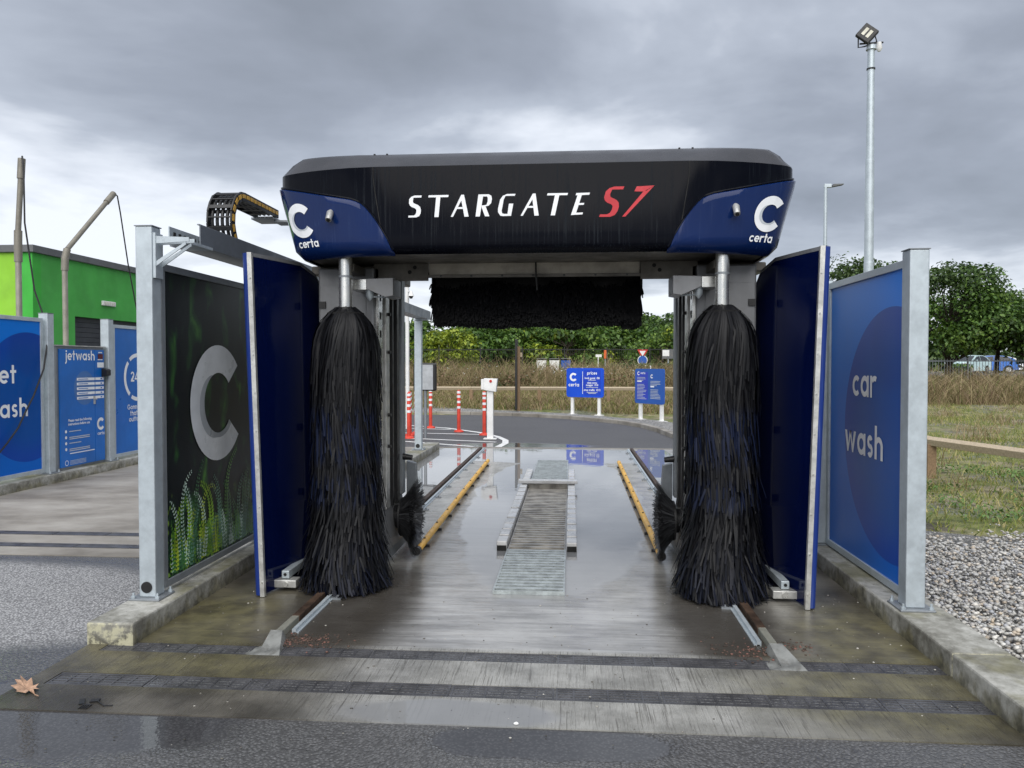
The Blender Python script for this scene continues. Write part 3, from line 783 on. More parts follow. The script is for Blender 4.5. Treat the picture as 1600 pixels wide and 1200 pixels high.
def rail(sx, label):
    x = CX + sx * 1.415
    root = thing('gantry_rail', label, 'rail', (x, 4.1, 0), 'gantry rails')
    m = MB(); m.box(x - 0.026, x + 0.026, 4.62, 14.45, 0.0, 0.045); m.build('rail_bar', M['rust'], root, bevel=0.004)
    m = MB(); m.box(x - 0.022, x + 0.022, 4.30, 4.618, 0.0, 0.046); m.build('rail_end', M['rail_pale'], root, bevel=0.004)
    xi = x - sx * 0.062
    m = MB(); m.box(xi - 0.012, xi + 0.012, 4.42, 14.45, 0.0, 0.03); m.box(xi - sx * 0.012 - 0.016, xi - sx * 0.012 + 0.016, 4.42, 14.45, 0.0, 0.012)
    m.build('guide_strip', M['galv'], root)
    # wedge-shaped stop
    m = MB()
    b0 = [(x - 0.11, 4.06), (x + 0.11, 4.06), (x + 0.055, 4.33), (x - 0.055, 4.33)]
    t0 = [(x - 0.02, 4.10), (x + 0.02, 4.10), (x + 0.034, 4.31), (x - 0.034, 4.31)]
    hz = [0.010, 0.010, 0.062, 0.062]
    V = [Vector((a, b_, 0.0)) for a, b_ in b0] + [Vector((t0[k][0], t0[k][1], hz[k])) for k in range(4)]
    for f in ((3, 2, 1, 0), (4, 5, 6, 7), (0, 1, 5, 4), (1, 2, 6, 5), (2, 3, 7, 6), (3, 0, 4, 7)): m.quad(*[V[i] for i in f])
    m.build('rail_stop', M['rail_stop'], root)
    for k in range(12):
        yy = 5.1 + k * 0.8
        m = MB(); m.box(xi - sx * 0.05 - 0.035, xi - sx * 0.05 + 0.035, yy - 0.03, yy + 0.03, 0.004, 0.018)
        m.tube([(xi - sx * 0.055, yy, 0.018), (xi - sx * 0.055, yy, 0.03)], 0.012, 6); m.build('rail_clip', M['galv_dark'], root)
rail(-1, 'rusty steel gantry rail with cast end stop, under the brush beside the fern poster')
rail(1, 'rusty steel gantry rail with cast end stop, under the brush beside the car wash board')

def guide(x0, x1, y0, y1, label):
    root = thing('wheel_guide', label, 'wheel guide', ((x0 + x1) / 2, y0, 0), 'yellow wheel guides')
    m = MB(); m.tube([(x0, y0, 0.056), (x1, y1, 0.056)], 0.029, 12); m.build('guide_tube', M['yellow'], root, auto=40)
    m = MB(); m.tube([(x0, y0 - 0.05, 0.06), (x0, y0 + 0.01, 0.06)], 0.036, 12); m.build('end_cap', M['black'], root, auto=40)
    for k in range(9):
        t = (k + 0.5) / 9; x = x0 + (x1 - x0) * t; y = y0 + (y1 - y0) * t
        m = MB(); m.box(x - 0.045, x + 0.045, y - 0.012, y + 0.012, 0.004, 0.03)
        m.box(x - 0.008, x + 0.008, y - 0.0115, y + 0.0115, 0.02, 0.092); m.build('clamp', M['black'], root)
guide(-1.27, -1.33, 6.28, 12.3, 'yellow steel tube on the wet slab, on the side of the fern poster')
guide(0.73, 0.76, 6.26, 12.25, 'yellow steel tube on the wet slab, on the side of the car wash board')

# underbody wash grating (blocks stand on two dark carrier strips)
root = thing('underbody_grating', 'galvanised floor grating with pale blocks down both sides, in the middle of the puddle', 'floor grating', (-0.29, 5.28, 0))
def grate_piece(y0, y1, x0, x1, z, mat, pitch, name):
    m = MB()
    m.box(x0, x0 + 0.012, y0, y1, 0.007, z); m.box(x1 - 0.012, x1, y0, y1, 0.007, z)
    m.box(x0 + 0.0121, x1 - 0.0121, y0, y0 + 0.012, 0.007, z)
    n = int((y1 - y0) / pitch)
    for i in range(1, n + 1):
        y = y0 + (y1 - y0) * i / (n + 0.5)
        m.box(x0 + 0.0121, x1 - 0.0121, y - pitch * 0.29, y + pitch * 0.29, 0.010, z - 0.001)
    tag(m.build(name, mat, root), kind='stuff')
for xa in (-0.63, -0.03):
    m = MB(); m.box(xa, xa + 0.08, 6.53, 11.2, 0.0065, 0.05); m.build('carrier_strip', M['void'], root)
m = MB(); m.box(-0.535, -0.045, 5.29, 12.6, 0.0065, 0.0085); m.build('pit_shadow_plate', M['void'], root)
grate_piece(5.28, 6.50, -0.54, -0.04, 0.034, M['grating'], 0.080, 'grating')
grate_piece(6.51, 9.72, -0.535, -0.045, 0.030, M['grating_brown'], 0.100, 'grating')
grate_piece(9.90, 12.62, -0.54, -0.04, 0.040, M['grating'], 0.11, 'grating')
proto = None
for side, xa in ((0, -0.635), (1, -0.035)):
    ycur = 6.52
    for k in range(17):
        if k == 12: ycur = 9.93
        d = 0.265 if k < 12 else 0.255
        m = MB(); m.box(xa, xa + 0.09, ycur + 0.024, ycur + d - 0.024, 0.004, 0.085 + rng.uniform(-0.004, 0.004))
        m.build('edge_block', M['block'], root, bevel=0.008); ycur += d
m = MB(); m.box(-0.67, 0.085, 9.76, 9.90, 0.085, 0.125); m.build('cross_bar', M['block'], root, bevel=0.006)
m = MB(); m.box(-0.54, -0.04, 9.80, 9.84, 0.006, 0.084); m.build('spray_plate', M['grating_brown'], root)

# ================================================================== brushes and gantry
def bristles(axis, c, prof, z0, z1, n, L, name, mat, parent, seed, width=0.008, seg=6, swirl=0.25, core=0.05, dark_gap=False):
    """hanging foam strips on a vertical spindle; prof(z) = outer radius"""
    r = np.random.default_rng(seed)
    turns = 9
    t = r.random(n)
    zs = z0 + (z1 - z0) * (1 - (1 - t) ** 1.0)
    # rows on a helix: snap part of the strips to discrete rings for a layered look
    ring = np.round((zs - z0) / 0.075) * 0.075 + z0 + r.normal(0, 0.010, n)
    zs = np.minimum(ring, z1)
    top = r.random(n) < 0.14
    zs[top] = z1 - r.random(top.sum()) * 0.02
    ang = r.random(n) * 2 * np.pi
    clump = np.sin(ang * 13 + zs * 9) * 0.5 + np.sin(ang * 29 - zs * 21) * 0.5
    Ls = L * (0.62 + 0.6 * r.random(n)) * (1 - 0.38 * np.clip((1.5 - zs) / 1.2, 0, 1)); Ls[top] *= 1.35
    r_len = r.random(n)
    sw = swirl * (r.normal(0, 0.7, n) + 1.0 * np.sin(zs * 5.0 + 1.0)) + 0.06 * clump
    flick = r.normal(0.1, 0.75, n)
    V = np.zeros((n, seg + 1, 2, 3))
    for k in range(seg + 1):
        u = k / seg
        drop = Ls * (u ** 1.75) * (0.80 + 0.18 * u)
        rise = 0.035 * np.sin(np.pi * min(1, u * 2.2)) * (1 - u)
        z = zs - drop + rise
        Rm = np.interp(z, prof[0], prof[1])
        Rm = Rm * (0.86 + 0.16 * r_len) * (1 + 0.05 * clump)
        rad = core + (Rm - core) * (1 - (1 - u) ** 2.6)
        low_ = np.clip((1.5 - zs) / 1.2, 0, 1)
        rad = rad + (u ** 3) * (0.012 + 0.030 * low_) * flick
        a = ang + sw * u ** 1.3
        P = np.stack([c[0] + rad * np.cos(a), c[1] + rad * np.sin(a), np.maximum(z, 0.012 + 0.02 * (ang % 1.0))], 1)
        tw = 0.35 * np.sin(ang * 7 + zs * 31)
        tang = np.stack([-np.sin(a + tw), np.cos(a + tw), np.zeros(n)], 1)
        wd = width * (1.0 if k < seg else 0.75) * (0.8 + 0.5 * ((ang * 5.3) % 1.0))
        V[:, k, 0] = P - tang * wd[:, None] / 2
        V[:, k, 1] = P + tang * wd[:, None] / 2
    nv = (seg + 1) * 2
    base = (np.arange(n) * nv)[:, None, None]
    q = np.array([[2 * k, 2 * k + 1, 2 * k + 3, 2 * k + 2] for k in range(seg)])[None]
    F = (base + q).reshape(-1, 4)
    VV = V.reshape(-1, 3)
    if parent: VV = VV - np.array(org(parent))
    o = fast_mesh(name, VV, F, mat, parent)
    tag(o, kind='stuff'); return o

GY = 5.2
gan = thing('car_wash_gantry', 'black and blue rollover car wash gantry with two tall dark brushes, straddling the wet bay', 'car wash', (CX, 6.0, 0))

# ---- head: plan path of the front, swept back at the ends
PATH = [(0, 5.2), (0.35, 5.2), (0.7, 5.2), (1.065, 5.2), (1.24, 5.215), (1.40, 5.25), (1.55, 5.295), (1.68, 5.35), (1.755, 5.395), (1.80, 5.45), (1.825, 5.54), (1.832, 5.7), (1.835, 6.2), (1.835, 6.9)]
def path_at(s):
    """s = signed arc length from the centre"""
    sg = 1 if s >= 0 else -1; a = abs(s)
    for (x0, y0), (x1, y1) in zip(PATH[:-1], PATH[1:]):
        L = math.hypot(x1 - x0, y1 - y0)
        if a <= L or (x1, y1) == PATH[-1]:
            t = a / L; n = Vector((y1 - y0, -(x1 - x0), 0)).normalized()
            return Vector((sg * (x0 + (x1 - x0) * t), y0 + (y1 - y0) * t, 0)), Vector((sg * n.x, n.y, 0))
        a -= L
def smooth_n(s):
    n = Vector((0, 0, 0))
    for d in (-0.08, -0.04, 0, 0.04, 0.08): n += path_at(s + d)[1]
    return n.normalized()
TOTAL = sum(math.hypot(b[0] - a[0], b[1] - a[1]) for a, b in zip(PATH[:-1], PATH[1:]))
def taper(z): return 0.925 + 0.075 * min(1, max(0, (z - 2.36) / 0.5))
def head_pt(s, z, off=0.0):
    p, _ = path_at(s); n = smooth_n(s)
    p = p + n * off
    if z < 2.42: p = p - n * 0.05 * ((2.42 - z) / 0.06) ** 2        # rolled lower lip
    return Vector((CX + p.x * taper(z), p.y, z))
S_ = sorted(set([0.2 * k for k in range(0, 6)] + [1.065] + [1.065 + 0.06 * k for k in range(1, 19)] + [2.2, 2.45, 2.8, 3.15, TOTAL - 0.001]))
S_ = [-s for s in reversed(S_) if s > 0] + S_
ZR = [2.36, 2.37, 2.385, 2.405, 2.42, 2.5, 2.6, 2.7, 2.8, 2.88, 2.935, 2.95]
mb = MB()
rows = [[head_pt(s, z) for s in S_] for z in ZR]
mb.grid(rows)
# back face, underside with opening lip
mb.build('front_cover', M['head_black'], gan, auto=50)
mb = MB()
rows = []
for z, off in ((2.9505, 0.0), (2.957, -0.008), (3.035, -0.115), (3.07, -0.165), (3.085, -0.195), (3.095, -0.25), (3.10, -0.6)):
    row = []
    for s in S_:
        p, _ = path_at(s); n = smooth_n(s)
        k_ = min(1, max(0, (abs(s) - 1.0) / 0.85)); fo = off * (1 - 0.5 * k_ * k_ * (3 - 2 * k_)) if off > -0.4 else off * (1 - 0.45 * k_)
        q = p + n * fo
        lim = 1.835 + off
        q.x = max(-lim, min(lim, q.x)); q.y = min(q.y, 6.9)
        # the crown falls towards the ends
        fall = 0.012 * min(1, max(0, (abs(s) - 1.1) / 0.9)) ** 1.6 * min(1, max(0, (z - 2.95) / 0.1))
        row.append(Vector((CX + q.x, q.y, z - fall)))
    rows.append(row)
mb.grid(rows)
n0 = rows[-1]
mb.quad(*n0)
hd = mb.build('top_fascia', M['fascia'], gan, auto=55)
for s in (-1.065, 1.065):
    m = MB(); m.grid([[head_pt(s - 0.003, z, 0.002) for z in ZR[2:]], [head_pt(s + 0.003, z, 0.002) for z in ZR[2:]]]); m.build('panel_joint', M['void'], gan, fix=False)
    for q in (-0.04, 0.05):
        m = MB(); m.tube([(CX + s + q, 5.40, 3.08), (CX + s + q, 5.40, 3.092)], 0.008, 6); m.build('fixing_bolt', M['black'], gan)
m = MB(); m.box(CX - 1.83, CX + 1.83, 6.88, 6.92, 2.4, 3.04); m.build('rear_cover', M['head_black'], gan, bevel=0.02)
# underside plate of the head
mb = MB()
under = [head_pt(s, 2.36, -0.004) for s in S_ if abs(s) < 2.9]
mb.quad(*[(p.x, p.y, 2.372) for p in under]); mb.build('underside', M['under'], gan, fix=False)
for s_ in (-1, 1):
    m = MB(); m.box(CX + s_ * 1.16, CX + s_ * 1.74, 5.9, 6.88, 2.30, 2.37); m.build('head_mount', M['under'], gan, bevel=0.01)

# ---- blue end covers
def blue_cover(sg):
    root_mat = M['head_blue']
    ss = [1.0, 1.03, 1.06, 1.09, 1.12, 1.15, 1.18, 1.21, 1.25, 1.30] + [1.36 + 0.06 * k for k in range(0, 14)] + [2.25, 2.5, 2.8, 3.1]
    def ztop(s):
        pts_ = [(1.0, 2.372), (1.04, 2.47), (1.09, 2.575), (1.14, 2.655), (1.18, 2.695), (1.23, 2.72), (1.30, 2.735), (1.45, 2.765), (1.65, 2.81), (1.85, 2.855), (2.02, 2.895), (2.15, 2.915), (4, 2.93)]
        for (a, za), (b_, zb) in zip(pts_[:-1], pts_[1:]):
            if s <= b_: return za + (zb - za) * (s - a) / (b_ - a)
    m = MB(); cols = []
    off = 0.022
    for s in ss:
        zt_ = ztop(s); n = 9
        col = [head_pt(sg * s, 2.352, 0.0)]
        for k in range(n + 1):
            z = 2.362 + (zt_ - 2.362) * k / n
            o_ = off
            if s < 1.06: o_ = off * max(0.12, (s - 0.99) / 0.07)
            col.append(head_pt(sg * s, z, o_))
        top = head_pt(sg * s, zt_ + 0.006, off * 0.6); col.append(top)
        col.append(head_pt(sg * s, zt_ + 0.012, 0.0005))
        cols.append(col)
    m.grid(cols); c = m.build('end_cover', root_mat, gan, auto=60)
    # dull rim following the upper edge
    m = MB(); pts_ = [head_pt(sg * s, ztop(s) + 0.016, 0.004) for s in ss[:-4]]
    m.tube(pts_, 0.009, 6); m.build('rim', M['head_black'], gan, auto=60)
    # logo, name, spray nozzle
    def fm(x, y, h): return head_pt(sg * 1.69 + x, y, off + 0.003 + h)
    a, b_ = c_logo(0, 2.615, 0.120)
    d = decal('logo', [a], fm, M['letter'], c, 0.001); decal('logo_shade', [b_], fm, M['letter_grey'], c, 0.002)
    cert = word_at('certa', 0.0 + 0.02 * -sg, 2.425, 0.042, 'c', 0.24, 0.10)
    decal('lettering', cert, fm, M['letter'], c, 0.0015)
    p = head_pt(sg * 1.42, 2.635, off); q = p + Vector((0, -0.055, -0.045))
    m = MB(); m.tube([p + Vector((0, 0.02, 0.03)), p + Vector((0, -0.015, 0.01)), q], [0.016, 0.024, 0.021], 12); m.build('spray_nozzle', M['alu'], c, auto=50)
    m = MB(); m.tube([q + Vector((0, 0.002, 0.002)), q + Vector((0, -0.006, -0.005))], 0.013, 10); m.build('nozzle_mouth', M['black'], c)
    return c
blue_cover(-1); blue_cover(1)

# ---- STARGATE S7 lettering, traced in 1/8-pixel units of its own box
def S_letter(sc=1.0):
    return [[[(608, 358), (520, 358), (505, 383), (600, 383)], [(520, 358), (478, 372), (496, 408), (505, 383)], [(478, 372), (450, 400), (491, 425), (496, 408)],
             [(450, 400), (440, 450), (496, 447), (491, 425)], [(440, 450), (450, 478), (520, 458), (496, 447)], [(450, 478), (472, 496), (552, 474), (520, 458)],
             [(472, 496), (505, 508), (572, 495), (552, 474)], [(505, 508), (522, 525), (578, 530), (572, 495)], [(522, 525), (518, 555), (570, 568), (578, 530)],
             [(518, 555), (503, 582), (548, 602), (570, 568)], [(503, 582), (480, 595), (508, 617), (548, 602)], [(480, 595), (415, 595), (408, 617), (508, 617)]]]
LET = {'S': S_letter(),
       'T': [[[(700, 358), (943, 358), (937, 383), (840, 383), (788, 383), (693, 383)], [(788, 383), (840, 383), (795, 617), (742, 617)]]],
       'A': [[[(1112, 358), (1145, 358), (1185, 617), (1132, 617), (1108, 425)], [(1112, 358), (1108, 425), (990, 617), (962, 617)]], [[(1062, 503), (1116, 503), (1119, 525), (1048, 525)]]],
       'R': [[[(1345, 358), (1400, 383), (1348, 617), (1295, 617)]], [[(1345, 358), (1470, 358), (1448, 383), (1390, 383)], [(1470, 358), (1500, 375), (1456, 400), (1448, 383)], [(1500, 375), (1507, 412), (1454, 440), (1456, 400)],
             [(1507, 412), (1495, 462), (1436, 482), (1454, 440)], [(1495, 462), (1462, 492), (1380, 508), (1375, 490), (1436, 482)]], [[(1375, 505), (1425, 500), (1467, 617), (1412, 617)]]],
       'G': [[[(278, 143), (205, 143), (190, 160), (272, 160)], [(205, 143), (165, 158), (172, 190), (190, 160)], [(165, 158), (140, 190), (165, 225), (172, 190)], [(140, 190), (118, 270), (150, 290), (165, 225)],
             [(118, 270), (117, 300), (155, 312), (150, 290)], [(117, 300), (135, 330), (175, 317), (155, 312)], [(135, 330), (155, 336), (232, 335), (235, 317), (175, 317)]], [[(218, 228), (258, 228), (235, 335), (200, 335)]]],
       'E': [[[(835, 130), (958, 128), (953, 147), (882, 150), (830, 150)]], [[(848, 148), (886, 148), (838, 322), (795, 325)]], [[(855, 220), (912, 219), (908, 236), (851, 237)]], [[(812, 306), (905, 303), (902, 320), (798, 325)]]],
       '7': [[[(1378, 72), (1535, 66), (1448, 118), (1362, 116)]], [[(1448, 112), (1470, 112), (1535, 66), (1535, 68), (1305, 337), (1275, 338)]]]}
def norm(ch, x0, x1, y0, y1):
    return [[[((x - x0) / (y1 - y0), (y1 - y) / (y1 - y0)) for x, y in poly] for poly in grp] for grp in LET[ch]]
SP = {'S': norm('S', 408, 608, 358, 617), 'T': norm('T', 693, 943, 358, 617), 'A': norm('A', 962, 1185, 358, 617), 'R': norm('R', 1295, 1507, 358, 617),
      'G': norm('G', 117, 278, 143, 336), 'E': norm('E', 795, 958, 128, 325), '7': norm('7', 1275, 1535, 66, 338)}
fmh = lambda x, y, h: head_pt(x, y, h)
for ch, xl, hh in (('S', -1.140, 0.148), ('T', -0.981, 0.148), ('A', -0.836, 0.148), ('R', -0.66, 0.148), ('G', -0.50, 0.148), ('A', -0.343, 0.148), ('T', -0.16, 0.148), ('E', 0.009, 0.148)):
    decal('lettering', place(SP[ch], xl - CX, 2.603, hh), fmh, M['letter'], gan, 0.003)
for ch, xl, hh in (('S', 0.205, 0.20), ('7', 0.365, 0.203)):
    decal('lettering', place(SP[ch], xl - CX, 2.588, hh), fmh, M['red_vinyl'], gan, 0.003)

# ---- columns, guards, brushes (mirrored)
def side(sg):
    X = lambda d: CX + sg * d
    def bx(m, d0, d1, *r): 
        a, b_ = sorted((X(d0), X(d1))); m.box(a, b_, *r)
    col = MB(); bx(col, 1.205, 1.635, 5.75, 6.55, 0.42, 2.335); c = col.build('column', M['grey_panel'], gan, bevel=0.012)
    m = MB(); bx(m, 1.265, 1.62, 5.744, 5.7495, 0.5, 2.2); m.build('front_door', M['grey_panel'], c, bevel=0.002)
    m = MB(); bx(m, 1.575, 1.625, 5.728, 5.7435, 2.03, 2.08); m.build('hinge', M['black'], c)
    for zz_ in (1.1, 0.6):
        m = MB(); bx(m, 1.575, 1.625, 5.728, 5.7435, zz_, zz_ + 0.05); m.build('hinge', M['black'], c)
    # inner face: lift track with slots and cover strips
    m = MB(); bx(m, 1.183, 1.2045, 5.80, 5.92, 0.45, 2.33); m.build('track_cover', M['steel'], c)
    m = MB(); bx(m, 1.17, 1.2045, 5.98, 6.10, 0.45, 2.33); t_ = m.build('lift_track', M['alu'], c, bevel=0.004)
    for k in range(12):
        z = 0.55 + 0.14 * k
        m = MB(); bx(m, 1.1795, 1.1828, 5.845, 5.875, z, z + 0.055); m.build('slot', M['void'], c)
    m = MB(); bx(m, 1.16, 1.2045, 6.16, 6.20, 0.45, 2.30); bx(m, 1.15, 1.2045, 6.28, 6.36, 0.45, 2.33); m.build('cable_strip', M['black'], c)
    m = MB(); bx(m, 1.14, 1.2045, 6.42, 6.54, 0.5, 2.33); m.build('rear_channel', M['galv_dark'], c, bevel=0.004)
    for z in (0.95, 1.2, 1.7, 2.0):
        m = MB(); m.tube([(X(1.17), 6.04, z), (X(1.145), 6.04, z)], 0.014, 8); m.build('bolt', M['black'], c)
    m = MB(); m.tube([(X(1.15), 6.45, 0.82), (X(1.06), 6.45, 0.81)], [0.03, 0.022], 10); m.build('stop_buffer', M['black'], c, auto=50)
    # pedestal, flared
    m = MB()
    lo = [(X(1.14), 5.66), (X(1.66), 5.66), (X(1.66), 6.62), (X(1.14), 6.62)]; hi = [(X(1.19), 5.73), (X(1.64), 5.73), (X(1.64), 6.58), (X(1.19), 6.58)]
    V = [Vector((a, b_, 0.14)) for a, b_ in lo] + [Vector((a, b_, 0.56)) for a, b_ in hi]
    for f in ((3, 2, 1, 0), (4, 5, 6, 7), (0, 1, 5, 4), (1, 2, 6, 5), (2, 3, 7, 6), (3, 0, 4, 7)): m.quad(*[V[i] for i in f])
    m.build('pedestal', M['grey_panel'], gan, bevel=0.012)
    m = MB(); bx(m, 1.15, 1.24, 5.5, 7.0, 0.05, 0.138); bx(m, 1.55, 1.66, 5.6, 7.0, 0.05, 0.138); m.build('wheel_beam', M['galv_dark'], gan, bevel=0.008)
    for yy in (5.75, 6.75):
        m = MB(); m.tube([(X(1.375), yy, 0.125), (X(1.455), yy, 0.125)], 0.078, 20); m.build('wheel', M['galv_dark'], gan, auto=40)
    # outrigger foot in front of the guard
    m = MB(); bx(m, 1.70, 1.755, 5.27, 6.2, 0.088, 0.143); ob = m.build('outrigger_bar', M['galv'], gan, bevel=0.005)
    m = MB(); m.tube([(X(1.728), 5.269, 0.117), (X(1.728), 5.265, 0.117)], 0.011, 12); m.build('bar_hole', M['void'], ob)
    m = MB(); bx(m, 1.64, 1.80, 5.24, 5.34, 0.03, 0.084); fo = m.build('foot_plate', M['alu'], gan, bevel=0.005)
    m = MB(); m.tube([(X(1.715), 5.24, 0.057), (X(1.715), 5.228, 0.057)], 0.018, 12); m.build('foot_bolt', M['steel'], fo, auto=40)
    m = MB(); bx(m, 1.64, 1.75, 6.0, 6.2, 0.03, 0.138); m.build('outrigger_arm', M['galv_dark'], gan)
    # sensor housing beside the shaft
    m = MB()
    P = [(X(1.31), 5.52, 2.145), (X(1.31), 5.52, 2.225), (X(1.20), 5.52, 2.225), (X(1.20), 5.52, 2.145)]
    m.prism(P, (0, 0, 0), (0, 0.2, 0)); m.build('sensor_bracket', M['steel'], gan, bevel=0.004)
    m = MB(); P = [(X(1.198), 5.50, 2.225), (X(1.00), 5.50, 2.23), (X(1.00), 5.50, 2.10), (X(1.06), 5.50, 2.09), (X(1.198), 5.50, 2.15)]
    m.prism(P, (0, 0, 0), (0, 0.26, 0)); m.build('sensor_hood', M['grey_panel'], gan, bevel=0.004)
    m = MB(); m.tube([(X(1.19), 5.57, 2.15), (X(1.19), 5.57, 2.10), (X(1.19), 5.57, 2.07)], [0.03, 0.028, 0.004], 10); m.tube([(X(1.19), 5.57, 2.10), (X(1.05), 5.57, 2.095)], 0.006, 6); m.build('sensor', M['galv'], gan, auto=50)
    # brush shaft and brush
    sx, sy = X(1.32), 5.40
    br = MB().tube([(sx, sy, 0.03), (sx, sy, 2.0), (sx, sy, 2.37)], [0.045, 0.047, 0.047], 20).build('side_brush', M['steel'], gan, auto=40); br.name = 'side_brush'
    m = MB(); m.tube([(sx, sy, 1.97), (sx, sy, 2.004)], 0.062, 20); m.build('brush_collar', M['black'], br, auto=40)
    m = MB(); m.tube([(sx, sy, 2.22), (sx, sy, 2.235)], 0.0495, 20); m.build('shaft_ring', M['galv_dark'], br, auto=40)
    prof = (np.array([-0.2, 0.03, 0.12, 0.25, 0.40, 0.55, 0.8, 1.0, 1.46, 1.7, 1.82, 1.9, 1.96, 2.0, 2.05]), np.array([0.300, 0.300, 0.295, 0.278, 0.254, 0.238, 0.236, 0.236, 0.238, 0.236, 0.230, 0.215, 0.18, 0.13, 0.10]))
    bristles(None, (sx, sy), prof, 0.14, 1.995, 9000, 0.45, 'bristles', M['bristle'], br, 5 + sg, 0.0115, 7, 0.21)
    m = MB(); m.tube([(sx, sy, 0.2), (sx, sy, 1.97)], 0.13, 16); m.build('brush_core', M['core'], br)
    # arm joining shaft to column
    m = MB(); bx(m, 1.27, 1.37, 5.44, 5.76, 2.27, 2.33); m.build('brush_arm', M['under'], gan, bevel=0.006)
    # splash guard: curved blue sheet from the column out to the front edge
    inner, outer = [], []
    zlo = 0.018
    path = [(1.655, 6.05), (1.675, 5.85), (1.71, 5.65), (1.755, 5.42), (1.80, 5.22), (1.825, 5.10)]
    nz = 15
    m = MB(); ga, gb = [], []
    for i in range(nz + 1):
        u = i / nz; ra, rb_ = [], []
        for k, (d, y) in enumerate(path):
            f = k / (len(path) - 1)
            ztop = 2.10 + 0.26 * min(1, (f / 0.35)) ** 0.5 if f < 0.35 else 2.36
            z = zlo + (ztop - zlo) * u
            lean = 0.075 * u * f                               # the guard opens slightly upwards
            ra.append(Vector((X(d + lean - 0.0), y, z))); rb_.append(Vector((X(d + lean + 0.035), y, z)))
        ga.append(ra); gb.append(rb_)
    m.grid(ga); m.grid(gb)
    m.grid([[ga[-1][k] for k in range(len(path))], [gb[-1][k] for k in range(len(path))]])
    m.grid([[ga[0][k] for k in range(len(path))], [gb[0][k] for k in range(len(path))]])
    m.grid([[r_[0] for r_ in ga], [r_[0] for r_ in gb]])
    gd = m.build('splash_guard', M['blade_blue'], gan, auto=40)
    # rounded worn outer edge and silver strip with rivets
    m = MB(); pts_ = [Vector((X(1.825 + 0.075 * i / nz + 0.052), 5.13, zlo + (2.36 - zlo) * i / nz)) for i in range(nz + 1)]
    rows_ = []
    for i in range(nz + 1):
        u = i / nz; d = 1.825 + 0.075 * u; z = zlo + (2.36 - zlo) * u
        rows_.append([Vector((X(d + 0.004), 5.09, z)), Vector((X(d + 0.028), 5.09, z)), Vector((X(d + 0.046), 5.102, z)), Vector((X(d + 0.055), 5.13, z)), Vector((X(d + 0.054), 5.19, z)), Vector((X(d + 0.036), 5.23, z))])
    m.grid(rows_); m.quad(*rows_[-1]); m.quad(*rows_[0]); m.build('guard_edge', M['edge_blue'], gd, auto=50)
    m = MB()
    for i in range(nz):
        q = []
        for ii in (i, i + 1):
            u = ii / nz; d = 1.825 + 0.075 * u; z = zlo - 0.008 + (2.372 - zlo) * u
            q.append((d, z))
        (d0, z0_), (d1, z1_) = q
        for aa, bb in ((5.156, 5.1575),):
            p = [(X(d0 - 0.020), 5.087, z0_), (X(d0 + 0.010), 5.0855, z0_), (X(d1 + 0.010), 5.0855, z1_), (X(d1 - 0.020), 5.087, z1_)]
            m.quad(*p); m.quad(*[(x, y + 0.006, z) for x, y, z in p])
            m.quad(p[0], p[3], (p[3][0], p[3][1] + 0.03, p[3][2]), (p[0][0], p[0][1] + 0.03, p[0][2]))
            m.quad(p[1], p[2], (p[2][0], p[2][1] + 0.006, p[2][2]), (p[1][0], p[1][1] + 0.006, p[1][2]))
    m.build('edge_strip', M['alu'], gd)
    for k in range(9):
        u = (k + 0.35) / 9; d = 1.825 + 0.075 * u - 0.008; z = zlo + (2.36 - zlo) * u
        m = MB(); m.tube([(X(d), 5.087, z), (X(d), 5.079, z)], 0.006, 8); m.build('rivet', M['steel'], gd)
    m = MB()
    tp = [(ga[-1][k], gb[-1][k]) for k in range(len(path))]
    for k in range(len(path) - 1):
        a0, b0_ = tp[k]; a1, b1_ = tp[k + 1]
        m.quad(a0 + Vector((0, 0, 0.006)), b0_ + Vector((0, 0, 0.006)), b1_ + Vector((0, 0, 0.006)), a1 + Vector((0, 0, 0.006)))
        m.quad(a0 + Vector((0, 0, 0.006)), a1 + Vector((0, 0, 0.006)), a1 - Vector((sg * 0.002, 0, 0.02)), a0 - Vector((sg * 0.002, 0, 0.02)))
    m.build('top_trim', M['grey_panel'], gd, fix=False)
    # wheel washing brush on the inner face
    wx, wy, wz = X(1.12), 6.28, 0.34
    m = MB(); m.tube([(X(1.20), wy, wz), (wx, wy, wz)], [0.09, 0.10], 20); m.tube([(wx, wy, wz), (X(1.105), wy, wz)], 0.16, 24); wh = m.build('wheel_brush', M['black'], gan, auto=40)
    r = np.random.default_rng(40 + sg); n = 2600
    a = r.random(n) * 2 * np.pi; row = r.integers(0, 4, n)
    r0 = 0.06 + 0.03 * row + r.normal(0, 0.004, n); splay = 0.35 + 0.30 * row / 3 + r.normal(0, 0.06, n)
    L_ = 0.155 + 0.05 * r.random(n); L_[row == 3] += 0.03
    ca, sa = np.cos(a), np.sin(a)
    P0 = np.stack([np.full(n, X(1.105)), wy + r0 * ca, wz + r0 * sa], 1)
    dx = -sg * np.cos(splay) * 0.75; dr = np.sin(splay)
    P1 = P0 + np.stack([dx * L_ * 0.5, dr * L_ * ca * 0.55, dr * L_ * sa * 0.55], 1)
    P2 = P0 + np.stack([dx * L_ * 0.92, dr * L_ * ca * 1.25, dr * L_ * sa * 1.25 - 0.01], 1)
    T = np.stack([np.zeros(n), -sa, ca], 1) * 0.003
    V = np.stack([P0 - T, P0 + T, P1 - T, P1 + T, P2 - T, P2 + T], 1).reshape(-1, 3)
    V[:, 2] = np.maximum(V[:, 2], 0.02)
    F = ((np.arange(n) * 6)[:, None, None] + np.array([[0, 1, 3, 2], [2, 3, 5, 4]])[None]).reshape(-1, 4)
